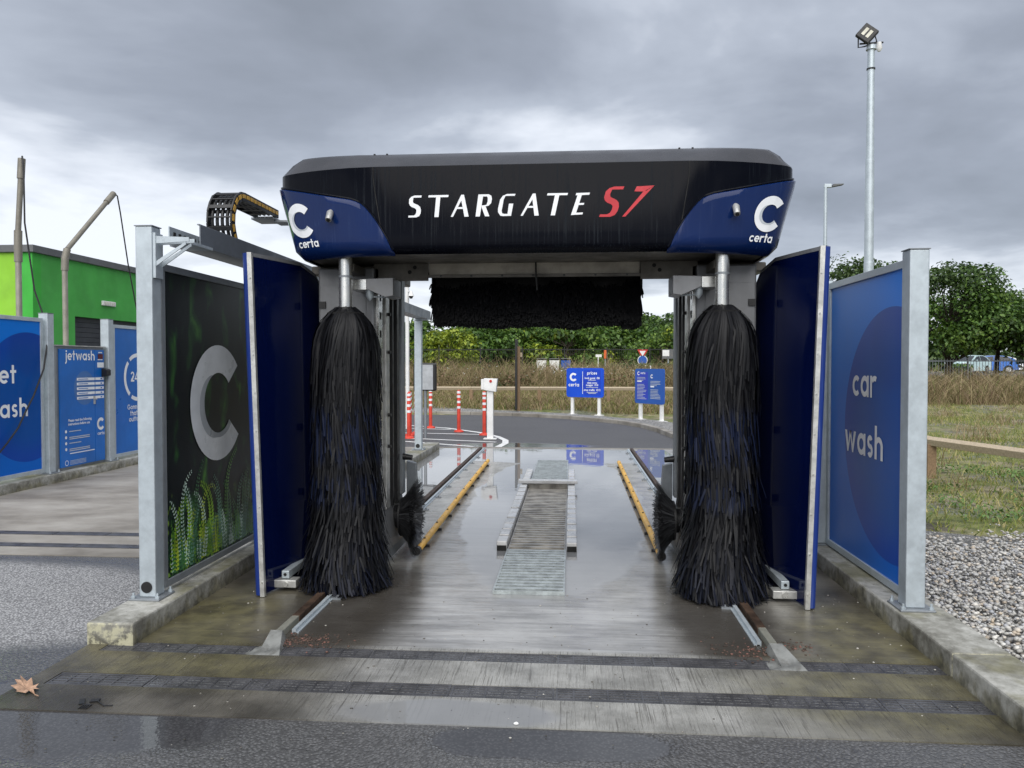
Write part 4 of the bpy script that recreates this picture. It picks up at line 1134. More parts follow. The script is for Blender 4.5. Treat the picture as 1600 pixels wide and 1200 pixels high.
    tag(fast_mesh('bristles', V - np.array(org(gan)), F, M['bristle_wheel'], wh), kind='stuff')
    m = MB(); P = [(X(1.15), 6.63, 0.30), (X(1.04), 6.63, 0.30), (X(1.07), 6.63, 0.74), (X(1.15), 6.63, 0.76)]; m.prism(P, (0, 0, 0), (0, 0.06, 0)); m.build('rear_deflector', M['galv_dark'], gan, bevel=0.004)
    # plates under the head
    m = MB(); bx(m, 0.80, 1.22, 5.80, 5.83, 2.24, 2.371); gp = m.build('gusset_plate', M['under'], gan, bevel=0.003)
    for d, z in ((0.90, 2.34), (0.94, 2.305)):
        m = MB(); m.tube([(X(d), 5.7995, z), (X(d), 5.796, z)], 0.015, 10); m.build('plate_hole', M['void'], gp)
side(-1); side(1)
m = MB(); m.box(CX - 0.795, CX + 0.795, 5.83, 5.845, 2.285, 2.3715); pl = m.build('brush_cover_plate', M['underpale'], gan)
m = MB(); m.box(CX - 0.80, CX + 0.80, 5.80, 5.829, 2.262, 2.284); m.build('cover_flange', M['under'], pl, bevel=0.003)
for k in range(7):
    m = MB(); xx = CX - 0.7 + k * 0.2333; m.tube([(xx, 5.80, 2.273), (xx, 5.795, 2.273)], 0.009, 8); m.build('flange_bolt', M['black'], pl)
m = MB(); m.tube([(CX + 0.02, 5.80, 2.37), (CX + 0.022, 5.79, 2.28), (CX + 0.03, 5.80, 2.16)], 0.007, 6); m.build('hanging_cable', M['black'], gan)

# ---- horizontal top brush
def top_brush():
    x0, x1, yc, zc = CX - 0.83, CX + 0.83, 6.32, 2.22
    tb = MB().tube([(x0 - 0.03, yc, zc), (x1 + 0.03, yc, zc)], 0.025, 16).build('top_brush', M['black'], gan, auto=40)
    m = MB(); m.tube([(x0 + 0.03, yc, zc), (x1 - 0.03, yc, zc)], 0.19, 20); m.build('brush_core', M['core'], tb, auto=40)
    r = np.random.default_rng(77); n = 15000; seg = 5
    xx = x0 + (x1 - x0) * r.random(n); a = r.random(n) * 2 * np.pi
    grp = np.floor((xx - x0) / (x1 - x0) * 14)
    gl = np.random.default_rng(5).normal(0, 1, 15)
    L_ = 0.31 + 0.05 * r.random(n) + 0.022 * gl[grp.astype(int)]
    V = np.zeros((n, seg + 1, 2, 3))
    for k in range(seg + 1):
        u = k / seg
        rad = 0.06 + L_ * (1 - (1 - u) ** 1.5) * (0.60 + 0.0 * u)
        y = yc + rad * np.cos(a) * 0.92; z = zc + rad * np.sin(a) * 0.75 - 0.115 * u ** 1.6
        P = np.stack([xx + 0.02 * np.sin(a * 9) * u, y, np.minimum(z, 2.36)], 1)
        T = np.stack([np.full(n, 0.0045), np.zeros(n), np.zeros(n)], 1)
        V[:, k, 0] = P - T; V[:, k, 1] = P + T
    nv = (seg + 1) * 2
    F = ((np.arange(n) * nv)[:, None, None] + np.array([[2 * k, 2 * k + 1, 2 * k + 3, 2 * k + 2] for k in range(seg)])[None]).reshape(-1, 4)
    tag(fast_mesh('bristles', V.reshape(-1, 3) - np.array(org(gan)), F, M['bristle_top'], tb), kind='stuff')
    for sg in (-1, 1):
        m = MB(); a_, b_ = sorted((CX + sg * 0.835, CX + sg * 0.86)); m.box(a_, b_, yc - 0.04, yc + 0.04, zc - 0.05, 2.37); m.build('hanger_arm', M['black'], tb, bevel=0.004)
top_brush()

# ================================================================== screens beside the bay
def post_at(x, y, z0, z1, root, w=0.165, hole=None):
    m = MB(); m.box(x - w / 2, x + w / 2, y - w / 2, y + w / 2, z0 + 0.0125, z1); p = m.build('post', M['galv'], root, bevel=0.008)
    m = MB(); m.box(x - w / 2 - 0.004, x + w / 2 + 0.004, y - w / 2 - 0.004, y + w / 2 + 0.004, z1 + 0.0005, z1 + 0.006); m.build('post_cap', M['galv_dark'], p)
    m = MB(); m.box(x - w / 2 - 0.045, x + w / 2 + 0.045, y - w / 2 - 0.045, y + w / 2 + 0.045, z0, z0 + 0.012); b_ = m.build('base_plate', M['galv_dark'], root, bevel=0.003)
    for sx in (-1, 1):
        for sy in (-1, 1):
            bx_, by_ = x + sx * (w / 2 + 0.024), y + sy * (w / 2 + 0.024)
            m = MB(); m.tube([(bx_, by_, z0 + 0.0122), (bx_, by_, z0 + 0.026)], 0.014, 6); m.tube([(bx_, by_, z0 + 0.026), (bx_, by_, z0 + 0.045)], 0.007, 6); m.build('anchor_bolt', M['galv'], b_)
    if hole:
        m = MB(); m.tube([(x - 0.004, y - w / 2 - 0.0015, z0 + 0.075), (x - 0.004, y - w / 2 - 0.004, z0 + 0.075)], 0.036, 24); m.build('cable_hole', M['black'], p, auto=40)
    return p
def frame(x, t, y0, y1, z0, z1, root, mat='alu', w=0.045):
    m = MB(); m.box(x - t, x + t, y0, y1, z0, z0 + w); m.build('frame_bottom', M[mat], root, bevel=0.003)
    m = MB(); m.box(x - t, x + t, y0, y1, z1 - w, z1); m.build('frame_top', M[mat], root, bevel=0.003)
    for a in (y0, y1 - w):
        m = MB(); m.box(x - t + 0.001, x + t - 0.001, a, a + w, z0 + w, z1 - w); m.build('frame_side', M[mat], root, bevel=0.003)

# left screen: dark poster with a big silver C over ferns
root = thing('fern_poster_screen', 'framed dark poster of ferns with large silver C, on galvanised posts by the gantry', 'poster screen', (-2.62, 4.65, 0.13))
post_at(-2.645, 4.655, 0.13, 2.46, root, 0.108, True)
post_at(-2.645, 6.27, 0.13, 2.46, root, 0.108)
frame(-2.62, 0.028, 4.715, 6.21, 0.165, 2.245, root, 'galv_dark')
M['fern_board'] = mat_fern_board()
m = MB(); m.box(-2.632, -2.606, 4.79, 6.145, 0.21, 2.2)
# board object sits at world origin so that the print is laid out in metres
brd = m.build('poster_board', M['fern_board'], root)
fm = plane_map((-2.606, 0, 0), (0, 1, 0), (0, 0, 1), (1, 0, 0))
def fern(y, z, L, lean, curl, hue, wd, rngf):
    """one printed frond: stem + paired leaflets, as flat shapes"""
    G = []; wd = max(wd, 0.022); n = int(L / 0.026) ; px, py = y, z; an = math.pi / 2 + lean
    pts_ = [(px, py)]
    for k in range(n):
        u = k / n; an += -curl * (u ** 2) * 0.16
        px += math.cos(an) * L / n; py += math.sin(an) * L / n; pts_.append((px, py))
    out = []
    for k in range(n - 1):
        (x0, y0), (x1, y1) = pts_[k], pts_[k + 1]; d = Vector((x1 - x0, y1 - y0)).normalized(); nn = Vector((-d.y, d.x))
        u = k / n; ll = wd * (0.35 + 0.9 * math.sin(math.pi * (0.12 + 0.82 * u)))
        for sg in (-1, 1):
            t = (nn * sg * 0.9 + d * 0.45).normalized(); base = Vector((x0, y0)); side_ = Vector((-t.y, t.x)) * ll * 0.30
            out.append([tuple(base), tuple(base + t * ll * 0.5 + side_), tuple(base + t * ll), tuple(base + t * ll * 0.5 - side_)])
    return out
FM = [plain('print_green_%d' % i, c, 0.3, 0, 0.3, 4) for i, c in enumerate(((0.22, 0.42, 0.02), (0.08, 0.24, 0.03), (0.04, 0.14, 0.05), (0.50, 0.66, 0.56), (0.40, 0.52, 0.04), (0.12, 0.26, 0.18)))]
rf = random.Random(21)
def clip(polys):
    return [p for p in polys if all(4.80 < x < 6.135 and 0.22 < y < 2.15 for x, y in p)]
layer = 0
for k in range(150):
    y = 4.80 + 1.32 * rf.random(); t = (y - 4.8) / 1.32
    Lf = (0.62 if rf.random() < 0.22 else 0.34) * rf.uniform(0.5, 1.15) * (1.0 - 0.12 * t)
    polys = clip(fern(y, 0.16 + 0.10 * rf.random() * 0.6, Lf, rf.uniform(-0.25, 0.22), rf.uniform(-1.4, 1.6), 0, rf.uniform(0.024, 0.040), rf))
    if not polys: continue
    mi = rf.choice([0, 0, 1, 1, 2, 2, 3, 4, 5]) if t < 0.55 else rf.choice([1, 2, 2, 5, 5, 3])
    layer += 1
    decal('printed_frond', [polys], fm, FM[mi], brd, 0.0005 + 0.00002 * layer)
for (y, z, L, ln, cu, mi, wd) in ((4.93, 0.30, 0.70, 0.10, -2.6, 3, 0.020), (5.02, 0.25, 0.72, 0.22, 1.2, 3, 0.020), (4.83, 0.24, 0.52, 0.14, 0.4, 3, 0.024), (5.28, 0.3, 0.62, 0.18, 2.8, 4, 0.016), (5.15, 0.25, 0.74, 0.02, 0.6, 2, 0.026), (5.62, 0.26, 0.80, 0.02, 0.9, 1, 0.028), (5.5, 0.26, 0.6, -0.1, -1.0, 5, 0.026)):
    layer += 1
    decal('printed_frond', [clip(fern(y, z, L, ln, cu, 0, wd, rf))], fm, FM[mi], brd, 0.0005 + 0.00002 * layer)
a, b_ = c_logo(5.51, 1.32, 0.425)
decal('big_logo', [a], fm, M['big_c'], brd, 0.0045); decal('big_logo_shade', [b_], fm, M['big_c_dark'], brd, 0.005)

# right screen: car wash
root = thing('car_wash_screen', 'framed blue board reading car wash, between galvanised posts on the kerb by the gravel', 'sign screen', (2.1, 4.72, 0.13))
post_at(2.06, 4.80, 0.13, 2.285, root, 0.114)
post_at(2.06, 6.48, 0.13, 2.285, root, 0.114)
frame(2.1, 0.028, 4.862, 6.418, 0.145, 2.255, root, 'galv', 0.05)
M['cw_board'] = mat_print(5.20 - 4.72, 1.14 - 0.13, 0.84, -1)
m = MB(); m.box(2.086, 2.112, 4.925, 6.36, 0.195, 2.205); brd = m.build('sign_board', M['cw_board'], root)
fm = plane_map((2.086, 0, 0), (0, -1, 0), (0, 0, 1), (-1, 0, 0))
decal('lettering', word_at('car', -5.66, 1.372, 0.152, 'c', 0.24, 0.17), fm, M['letter'], brd, 0.002)
decal('lettering', word_at('wash', -5.67, 0.952, 0.158, 'c', 0.24, 0.17), fm, M['letter'], brd, 0.002)

# cable tray on brackets, and the other tray posts
root = thing('cable_tray', 'long grey steel cable tray running above the fern poster on brackets', 'cable tray', (-2.62, 5.0, 0.13))
m = MB()
m.box(-2.672, -2.664, 4.95, 13.35, 2.40, 2.52); m.build('tray_side', M['galv'], root)
m = MB(); m.box(-2.458, -2.45, 4.95, 13.35, 2.385, 2.525); m.build('tray_side', M['tray_grey'], root)
m = MB(); m.box(-2.474, -2.4585, 4.95, 13.35, 2.527, 2.534); m.build('tray_lip', M['galv_dark'], root)
m = MB(); m.box(-2.663, -2.459, 4.95, 13.35, 2.388, 2.396); m.build('tray_floor', M['galv_dark'], root)
for k in range(10):
    m = MB(); y = 5.0 + 0.07 * k; m.box(-2.6638, -2.6600, y, y + 0.03, 2.43, 2.49); m.build('tray_slot', M['void'], root)
for yb in (4.70, 9.4, 13.1):
    if yb > 5:
        post_at(-2.62, yb, 0.13, 2.36, root, 0.12, True if yb > 12 else None)
        m = MB(); m.box(-2.70, -2.44, yb - 0.04, yb + 0.04, 2.366, 2.384); m.build('bracket', M['galv'], root)
    else:
        m = MB(); m.box(-2.5905, -2.572, yb - 0.09, yb + 0.0, 2.14, 2.42); m.build('bracket_plate', M['galv'], root, bevel=0.002)
        for yy in (yb - 0.08, yb - 0.01):
            P = [(-2.572, yy, 2.40), (-2.36, yy, 2.39), (-2.36, yy, 2.365), (-2.572, yy, 2.355)]
            m = MB(); m.prism(P, (0, -0.004, 0), (0, 0.004, 0))
            P = [(-2.572, yy, 2.245), (-2.572, yy, 2.215), (-2.38, yy, 2.345), (-2.38, yy, 2.364)]; m.prism(P, (0, -0.004, 0), (0, 0.004, 0)); m.build('bracket_arm', M['galv'], root)
        m = MB(); m.box(-2.56, -2.40, yb - 0.005, 5.02, 2.366, 2.384); m.build('bracket', M['galv'], root)

# energy chain
root = thing('cable_chain', 'black cable chain with yellow inserts looping up from the tray to the gantry head', 'cable chain', (-2.56, 5.45, 2.4))
cyc, czc, cr_ = 5.70, 2.655, 0.215
pth = []
for k in range(9): pth.append((5.72 + 0.6 - 0.6 * k / 8, czc - cr_))
for k in range(1, 16): t = math.pi * k / 16; pth.append((cyc - cr_ * math.sin(t), czc - cr_ * math.cos(t)))
for k in range(11): pth.append((cyc + 0.066 * k, czc + cr_))
cumul = [0]
for a, b_ in zip(pth[:-1], pth[1:]): cumul.append(cumul[-1] + math.hypot(b_[0] - a[0], b_[1] - a[1]))
def chain_at(s):
    for k in range(len(pth) - 1):
        if s <= cumul[k + 1] or k == len(pth) - 2:
            t = (s - cumul[k]) / (cumul[k + 1] - cumul[k]); (y0, z0_), (y1, z1_) = pth[k], pth[k + 1]
            return Vector((0, y0 + (y1 - y0) * t, z0_ + (z1_ - z0_) * t)), Vector((0, y1 - y0, z1_ - z0_)).normalized()
nl = 27; LL = cumul[-1] / nl
for k in range(nl):
    p, d = chain_at((k + 0.5) * LL); nrm_ = Vector((0, -d.z, d.y))
    Mx = Matrix((( 1, 0, 0, 0), (0, d.y, nrm_.y, p.y), (0, d.z, nrm_.z, p.z), (0, 0, 0, 1)))
    m = MB()
    for xx in (-2.655, -2.478): m.box(xx, xx + 0.014, -LL * 0.56, LL * 0.56, -0.034, 0.034, Mx)
    m.box(-2.642, -2.477, -0.016 if k % 2 == 0 else -0.006, 0.016 if k % 2 == 0 else 0.006, 0.024, 0.033, Mx)
    if k % 2 == 0: m.box(-2.642, -2.477, -0.016, 0.016, -0.033, -0.026, Mx)
    lk = m.build('chain_link', M['black'], root, bevel=0.002)
    if k > 9:
        m = MB(); m.box(-2.4638, -2.4600, -LL * 0.36, LL * 0.36, -0.010, 0.018, Mx); m.build('yellow_insert', M['yellow_tag'], lk)
for k in range(4):
    xx = -2.625 + 0.038 * k
    m = MB(); m.tube([(xx, y, z) for y, z in pth], 0.013, 8); m.build('hose', M['black'], root, auto=60)
m = MB(); m.box(-2.67, -2.47, 6.28, 6.50, 2.815, 2.833); m.box(-2.49, -2.09, 6.32, 6.48, 2.795, 2.8145); m.build('chain_bracket', M['galv_dark'], root, bevel=0.003)

# ================================================================== jet wash side
def jet_frame(y0, y1, root):
    frame(-7.05, 0.03, y0, y1, 0.165, 2.22, root, 'galv', 0.05)
root = thing('jet_wash_screen', 'framed blue board reading jet wash, on the kerb beside the wash cabinet', 'sign screen', (-7.05, 8.4, 0.13))
post_at(-7.05, 9.87, 0.13, 2.29, root, 0.13); post_at(-7.05, 8.22, 0.13, 2.29, root, 0.13)
jet_frame(8.32, 9.77, root)
m = MB(); m.box(-7.065, -7.035, 8.37, 9.72, 0.215, 2.17); brd = m.build('sign_board', mat_print(9.49 - 8.4, 1.18 - 0.13, 0.84, 1), root)
fm = plane_map((-7.035, 0, 0), (0, 1, 0), (0, 0, 1), (1, 0, 0))
decal('lettering', word_at('jet', 9.27, 1.365, 0.168, 'r', 0.235, 0.16), fm, M['letter'], brd, 0.002)
decal('lettering', word_at('wash', 9.47, 0.935, 0.168, 'r', 0.235, 0.16), fm, M['letter'], brd, 0.002)

root = thing('always_open_screen', 'framed blue board with broken white ring around 24/7, beside the wash cabinet', 'sign screen', (-7.05, 11.25, 0.13))
post_at(-7.05, 11.23, 0.13, 2.29, root, 0.13); post_at(-7.05, 12.9, 0.13, 2.29, root, 0.13)
jet_frame(11.34, 12.8, root)
m = MB(); m.box(-7.065, -7.035, 11.39, 12.75, 0.215, 2.17); brd = m.build('sign_board', M['cab_blue'], root)
ring = []
for a0, a1 in ((62, 128), (138, 230), (240, 300), (310, 412)): ring += arc(12.02, 1.40, 0.325, 0.385, a0, a1, 14)
decal('ring', [ring], fm, M['letter'], brd, 0.002)
decal('lettering', word_at('24/7', 12.04, 1.33, 0.115, 'c', 0.22, 0.10), fm, M['letter'], brd, 0.002)
for t, z in (('Gonna wash', 0.885), ('that road', 0.785), ('outta your', 0.69)):
    decal('lettering', word_at(t, 12.04, z, 0.058, 'c', 0.22, 0.14), fm, M['letter'], brd, 0.002)

root = thing('jet_wash_cabinet', 'blue steel jetwash payment cabinet with white instruction bars, standing between two boards', 'wash cabinet', (-7.2, 10.6, 0.13))
m = MB(); m.box(-7.45, -7.04, 10.05, 11.12, 0.131, 1.86); cab = m.build('cabinet_body', M['galv_dark'], root, bevel=0.006)
m = MB(); m.box(-7.039, -7.02, 10.085, 10.865, 0.17, 1.82); d1 = m.build('door', M['cab_blue'], root, bevel=0.003)
m = MB(); m.box(-7.039, -7.02, 10.873, 11.10, 0.17, 1.82); d2 = m.build('control_panel', M['cab_blue'], root, bevel=0.003)
m = MB(); m.box(-7.47, -7.01, 10.03, 11.14, 1.8605, 1.875); m.build('cabinet_lid', M['alu'], root)
fm = plane_map((-7.02, 0, 0), (0, 1, 0), (0, 0, 1), (1, 0, 0))
decal('lettering', word_at('jetwash', 10.20, 1.665, 0.098, 'l', 0.235, 0.13), fm, M['letter'], d1, 0.002)
decal('printed_disc', [[[(10.63 + 0.245 * math.cos(2 * math.pi * k / 40), 1.265 + 0.245 * math.sin(2 * math.pi * k / 40)) for k in range(40) if 10.63 + 0.245 * math.cos(2 * math.pi * k / 40) < 10.866]]], fm, M['cab_disc'], d1, 0.001)
for k in range(5):
    z = 1.375 - 0.068 * k
    decal('price_bar', [rect(10.45, z, 10.863, z + 0.038)], fm, M['letter'], d1, 0.003); decal('price_bar', [rect(10.876, z, 11.08, z + 0.038)], fm, M['letter'], d2, 0.003)
    decal('bar_print', [rect(10.48, z + 0.014, 10.70, z + 0.024)], fm, M['cab_blue'], d1, 0.005); decal('bar_print', [rect(11.0, z + 0.010, 11.04, z + 0.028)], fm, M['cab_blue'], d2, 0.005)
a, b_ = c_logo(11.0, 0.72, 0.092)
decal('logo', [a], fm, M['letter'], d2, 0.002); decal('logo_shade', [b_], fm, M['letter_grey'], d2, 0.003)
decal('lettering', word_at('certa', 11.0, 0.555, 0.036, 'c', 0.24, 0.1), fm, M['letter'], d2, 0.002)
font_decal('lettering', 'Please read the following\ninstructions before use', 0.052, fm, M['letter'], d1, 0.002, x=10.25, y=0.80, bold=0.001)
for k in range(4):
    z = 0.665 - 0.083 * k
    decal('step_dot', [[[(10.20 + 0.022 * math.cos(2 * math.pi * q / 14), z + 0.022 * math.sin(2 * math.pi * q / 14)) for q in range(14)]]], fm, M['letter'], d1, 0.002)
    for q in range(1 + (k % 2)): decal('print_line', [rect(10.27, z - 0.008 - 0.024 * q, 10.27 + (0.26 if k % 2 == 0 else 0.46), z + 0.004 - 0.024 * q)], fm, M['letter_grey'], d1, 0.002)
decal('print_line', [rect(10.28, 0.345, 10.84, 0.358)], fm, M['letter'], d1, 0.002)
for q in range(4): decal('print_line', [rect(10.28, 0.245 - 0.017 * q, 10.64, 0.251 - 0.017 * q)], fm, M['letter_grey'], d1, 0.002)
decal('print_ring', [arc(10.21, 0.225, 0.030, 0.038, 0, 360, 20)], fm, M['letter'], d1, 0.002)
m = MB(); m.box(-7.0195, -7.012, 10.95, 11.06, 1.69, 1.76); m.build('display', M['display'], d2)
decal('print_line', [rect(10.96, 1.775, 11.05, 1.79), rect(10.94, 1.67, 11.06, 1.683)], fm, M['letter'], d2, 0.002)
decal('card_label', [rect(10.93, 1.56, 11.09, 1.635)], fm, M['letter'], d2, 0.002)
m = MB(); m.prism([(-7.0195, 11.03, 1.42), (-6.93, 11.03, 1.44), (-6.93, 11.03, 1.52), (-6.95, 11.03, 1.535), (-7.0195, 11.03, 1.55)], (0, 0, 0), (0, 0.10, 0)); m.build('card_reader_hood', M['black'], d2, bevel=0.004)
m = MB(); m.box(-7.0195, -7.0, 10.825, 10.855, 1.02, 1.14); m.tube([(-7.0, 10.84, 1.10), (-6.97, 10.84, 1.10)], 0.014, 8); m.build('door_lock', M['alu'], d1, bevel=0.003)

def boom(y, knee, path, label, hose):
    root = thing('wash_boom', label, 'boom pole', (-7.4, y, 0.0), 'jet wash booms')
    m = MB(); m.tube([(-7.4, y, 0.0), (-7.4, y, knee - 0.1)], 0.038, 12); m.build('boom_post', M['tan'], root, auto=40)
    m = MB(); m.tube([(-7.4, y, knee - 0.22)] + path[:2], 0.05, 12); m.build('swivel_sleeve', M['tan_dark'], root, auto=40)
    m = MB(); m.tube(path[1:], 0.036, 12); m.build('boom_arm', M['tan_dark'], root, auto=40)
    a, b_ = Vector(path[-2]), Vector(path[-1]); t = (b_ - a).normalized()
    m = MB(); m.tube([b_ - t * 0.22, b_ + t * 0.05], 0.047, 12); m.build('arm_end', M['tan_dark'], root, auto=40)
    m = MB(); m.tube(hose, 0.011, 8); m.build('hose', M['black'], root, auto=60)
boom(9.83, 3.2, [(-7.4, 9.83, 3.25), (-7.4, 9.835, 3.4), (-7.37, 9.88, 4.32)], 'beige wash boom standing straight up behind the jet wash board, hose hanging',
     [(-7.36, 9.88, 4.37), (-7.30, 9.80, 4.38), (-7.26, 9.77, 4.15), (-7.28, 9.80, 3.5), (-7.2, 9.86, 2.6), (-7.02, 9.88, 2.05), (-6.97, 9.70, 1.55), (-6.97, 9.50, 1.2), (-6.98, 9.36, 1.0), (-6.98, 9.22, 0.80), (-6.98, 9.02, 0.62), (-6.98, 8.8, 0.45), (-6.98, 8.5, 0.30)])
boom(10.78, 3.2, [(-7.4, 10.79, 3.16), (-7.4, 10.84, 3.3), (-7.4, 11.98, 4.34)], 'beige wash boom with bent arm behind the jetwash cabinet, hose hanging from its tip',
     [(-7.4, 12.03, 4.39), (-7.4, 12.12, 4.36), (-7.4, 12.2, 4.1), (-7.4, 12.4, 3.3), (-7.35, 12.62, 2.35), (-7.1, 12.7, 1.9), (-6.96, 12.7, 1.4), (-6.97, 12.6, 0.8)])

# ================================================================== green building
root = thing('green_building', 'green rendered flat-roofed building with grey roof trim behind the jet wash', 'building', (-14, 17, 0))
bx0, by0, by1, bz = -10.8, 14.74, 20.6, 3.86
m = MB()
m.box(-24, bx0 - 0.34, by0, by0 + 0.25, 0, bz); m.build('front_wall', M['lime'], root)
m = MB(); m.box(bx0 - 0.3395, bx0, by0, by0 + 0.25, 0, bz); m.build('corner_pier', M['green2'], root)
m = MB(); dy0, dy1, dz = 16.05, 18.95, 2.66
m.box(bx0 - 0.25, bx0 - 0.001, by0 + 0.2505, dy0, 0, bz); m.box(bx0 - 0.25, bx0 - 0.001, dy1, by1, 0, bz); m.box(bx0 - 0.25, bx0 - 0.001, dy0 + 0.0002, dy1 - 0.0002, dz, bz); m.build('side_wall', M['green'], root)
m = MB(); m.box(-24, -11.1, by1 - 0.25, by1 - 0.001, 0, bz); m.build('rear_wall', M['green'], root)
m = MB(); m.box(-24.1, bx0 + 0.06, by0 - 0.06, by1 + 0.06, bz + 0.001, bz + 0.15); m.build('roof', M['roof_grey'], root, bevel=0.01)
sh = MB()
n = 24
for k in range(n):
    z = dz * k / n
    s_ = MB(); s_.box(bx0 - 0.16, bx0 - 0.13, dy0 + 0.03, dy1 - 0.03, z + 0.004, z + dz / n - 0.004); s_.build('shutter_slat', M['shutter'], root)
m = MB(); m.box(bx0 - 0.19, bx0 - 0.165, dy0 + 0.002, dy1 - 0.002, 0.0, dz); m.build('shutter_backing', M['void'], root)
m = MB(); m.box(bx0 + 0.0005, bx0 + 0.05, 17.0, 17.5, 2.97, 3.08); lt = m.build('bulkhead_light', M['white'], root, bevel=0.012)
for k in range(6):
    m = MB(); m.box(bx0 + 0.0505, bx0 + 0.056, 17.05 + 0.07 * k, 17.09 + 0.07 * k, 2.99, 3.06); m.build('light_led', M['lamp_lens'], lt)

# ================================================================== exit side things
def bollard_proto():
    root = thing('flexible_bollard', 'red banded bollard standing alone between the control pillar and the grey lane board', 'bollard', (-2.66, 18.14, 0), 'red bollards along the exit hatching')
    x, y = -2.66, 18.14
    m = MB(); m.tube([(x, y, 0.004), (x, y, 0.035), (x, y, 0.06)], [0.12, 0.11, 0.05], 18); m.build('base', M['red_post'], root, auto=40)
    m = MB(); m.tube([(x, y, 0.05), (x, y, 0.97), (x, y, 1.0)], [0.042, 0.042, 0.03], 16); m.build('tube', M['red_post'], root, auto=40)
    for z in (0.56, 0.69, 0.82, 0.92):
        m = MB(); m.tube([(x, y, z), (x, y, z + 0.055)], 0.0445, 16, cap=False); m.build('reflective_band', M['letter'], root, auto=40)
    return root
bp = bollard_proto()
for (x, y, lab) in ((-1.96, 17.35, 'red banded bollard right beside the white control pillar'), (-3.53, 19.18, 'red banded bollard just behind the grey lane board'),
               (-3.57, 17.56, None), (-3.51, 16.47, None), (-3.62, 17.1, None)):
    c = copy_tree(bp); c.location = (x, y, 0); c['label'] = lab or 'red banded bollard in the cluster beside the far tray post'

root = thing('entry_pillar', 'white square pillar with tilted box head and red button at the exit lane', 'control pillar', (-1.73, 16.46, 0))
x, y = -1.73, 16.46
m = MB(); m.box(x - 0.14, x + 0.14, y - 0.12, y + 0.12, 0.004, 0.02); m.build('base_plate', M['white'], root)
m = MB(); m.box(x - 0.065, x + 0.065, y - 0.065, y + 0.065, 0.0205, 1.05); m.build('pillar', M['white'], root, bevel=0.006)
m = MB(); m.prism([(x - 0.13, y - 0.11, 1.06), (x + 0.13, y - 0.11, 1.02), (x + 0.16, y - 0.11, 1.30), (x - 0.13, y - 0.11, 1.31)], (0, 0, 0), (0, 0.2, 0)); hb = m.build('head_box', M['white'], root, bevel=0.008)
m = MB(); m.box(x - 0.19, x - 0.131, y - 0.09, y + 0.07, 1.07, 1.29); m.build('side_box', M['white'], root, bevel=0.006)
m = MB(); m.tube([(x + 0.02, y - 0.1105, 1.25), (x + 0.02, y - 0.125, 1.25)], 0.03, 12); m.build('red_button', M['red'], hb, auto=40)

root = thing('lane_board', 'grey board with rounded black frame behind the far tray post', 'notice board', (-3.17, 16.6, 0))
m = MB(); m.box(-3.43, -2.92, 16.55, 16.65, 1.03, 1.64); m.build('board_frame', M['black'], root, bevel=0.035)
m = MB(); m.box(-3.38, -2.99, 16.53, 16.549, 1.06, 1.60); m.build('board_face', plain('grey_board_face', (0.40, 0.42, 0.44), 0.5), root)
m = MB(); m.tube([(-3.17, 16.6, 0.0), (-3.17, 16.6, 1.05)], 0.035, 10); m.build('board_post', M['galv_dark'], root, auto=40)

root = thing('camera_pole', 'thin pale pole with a white camera near its top, behind the far tray post', 'camera pole', (-4.08, 19.0, 0))
m = MB(); m.tube([(-4.08, 19, 0), (-4.08, 19, 4.6)], 0.05, 12); m.build('pole', M['white'], root, auto=40)
m = MB(); m.tube([(-4.04, 18.95, 3.42), (-3.95, 18.85, 3.42)], 0.02, 8); m.tube([(-3.95, 18.85, 3.42), (-3.95, 18.85, 3.30)], [0.03, 0.075], 12); m.build('camera_housing', M['white'], root, auto=40)
m = MB(); m.tube([(-3.95, 18.85, 3.299), (-3.95, 18.85, 3.24)], [0.06, 0.03], 12); m.build('camera_dome', M['black'], root, auto=40)

# big price board
def rrect(x0, y0, x1, y1, r, n=6):
    P = []
    for cx_, cy_, a0 in ((x1 - r, y1 - r, 0), (x0 + r, y1 - r, 90), (x0 + r, y0 + r, 180), (x1 - r, y0 + r, 270)):
        for k in range(n + 1): t = R(a0 + 90 * k / n); P.append((cx_ + r * math.cos(t), cy_ + r * math.sin(t)))
    return P
def board_thing(name, label, p0, p1, z0, z1, mat, rr, post_z):
    p0, p1 = Vector((*p0, 0)), Vector((*p1, 0)); d = (p1 - p0).normalized(); nn = Vector((d.y, -d.x, 0)); W_ = (p1 - p0).length
    root = thing(name, label, 'sign', tuple((p0 + p1) / 2))
    fm_ = plane_map(p0, d, (0, 0, 1), nn)
    m = MB(); poly = rrect(0, z0, W_, z1, rr); m.prism([tuple(fm_(x, y, 0)) for x, y in poly], tuple(nn * -0.012), tuple(nn * 0.012)); b_ = m.build('sign_panel', mat, root)
    for t in (0.14, 0.86):
        q = p0 + d * W_ * t - nn * 0.055
        m = MB(); Mx = Matrix.Translation(q) @ Matrix.Rotation(math.atan2(d.y, d.x), 4, 'Z'); m.box(-0.045, 0.045, -0.04, 0.04, post_z, z1 - 0.03, Mx); m.build('sign_post', M['white'], root, bevel=0.006)
        m = MB(); m.box(-0.12, 0.12, -0.11, 0.11, post_z, post_z + 0.03, Mx); m.build('foot_plate', M['white'], root)
    return root, b_, (lambda x, y, h: fm_(x, y, 0.012 + h)), W_
root, b_, fm, W_ = board_thing('price_sign', 'blue sign reading certa and prices, on two white posts behind the road kerb', (-0.13, 24.05), (1.0, 23.5), 0.60, 1.50, M['sign_blue'], 0.08, 0.04)
arcp = []
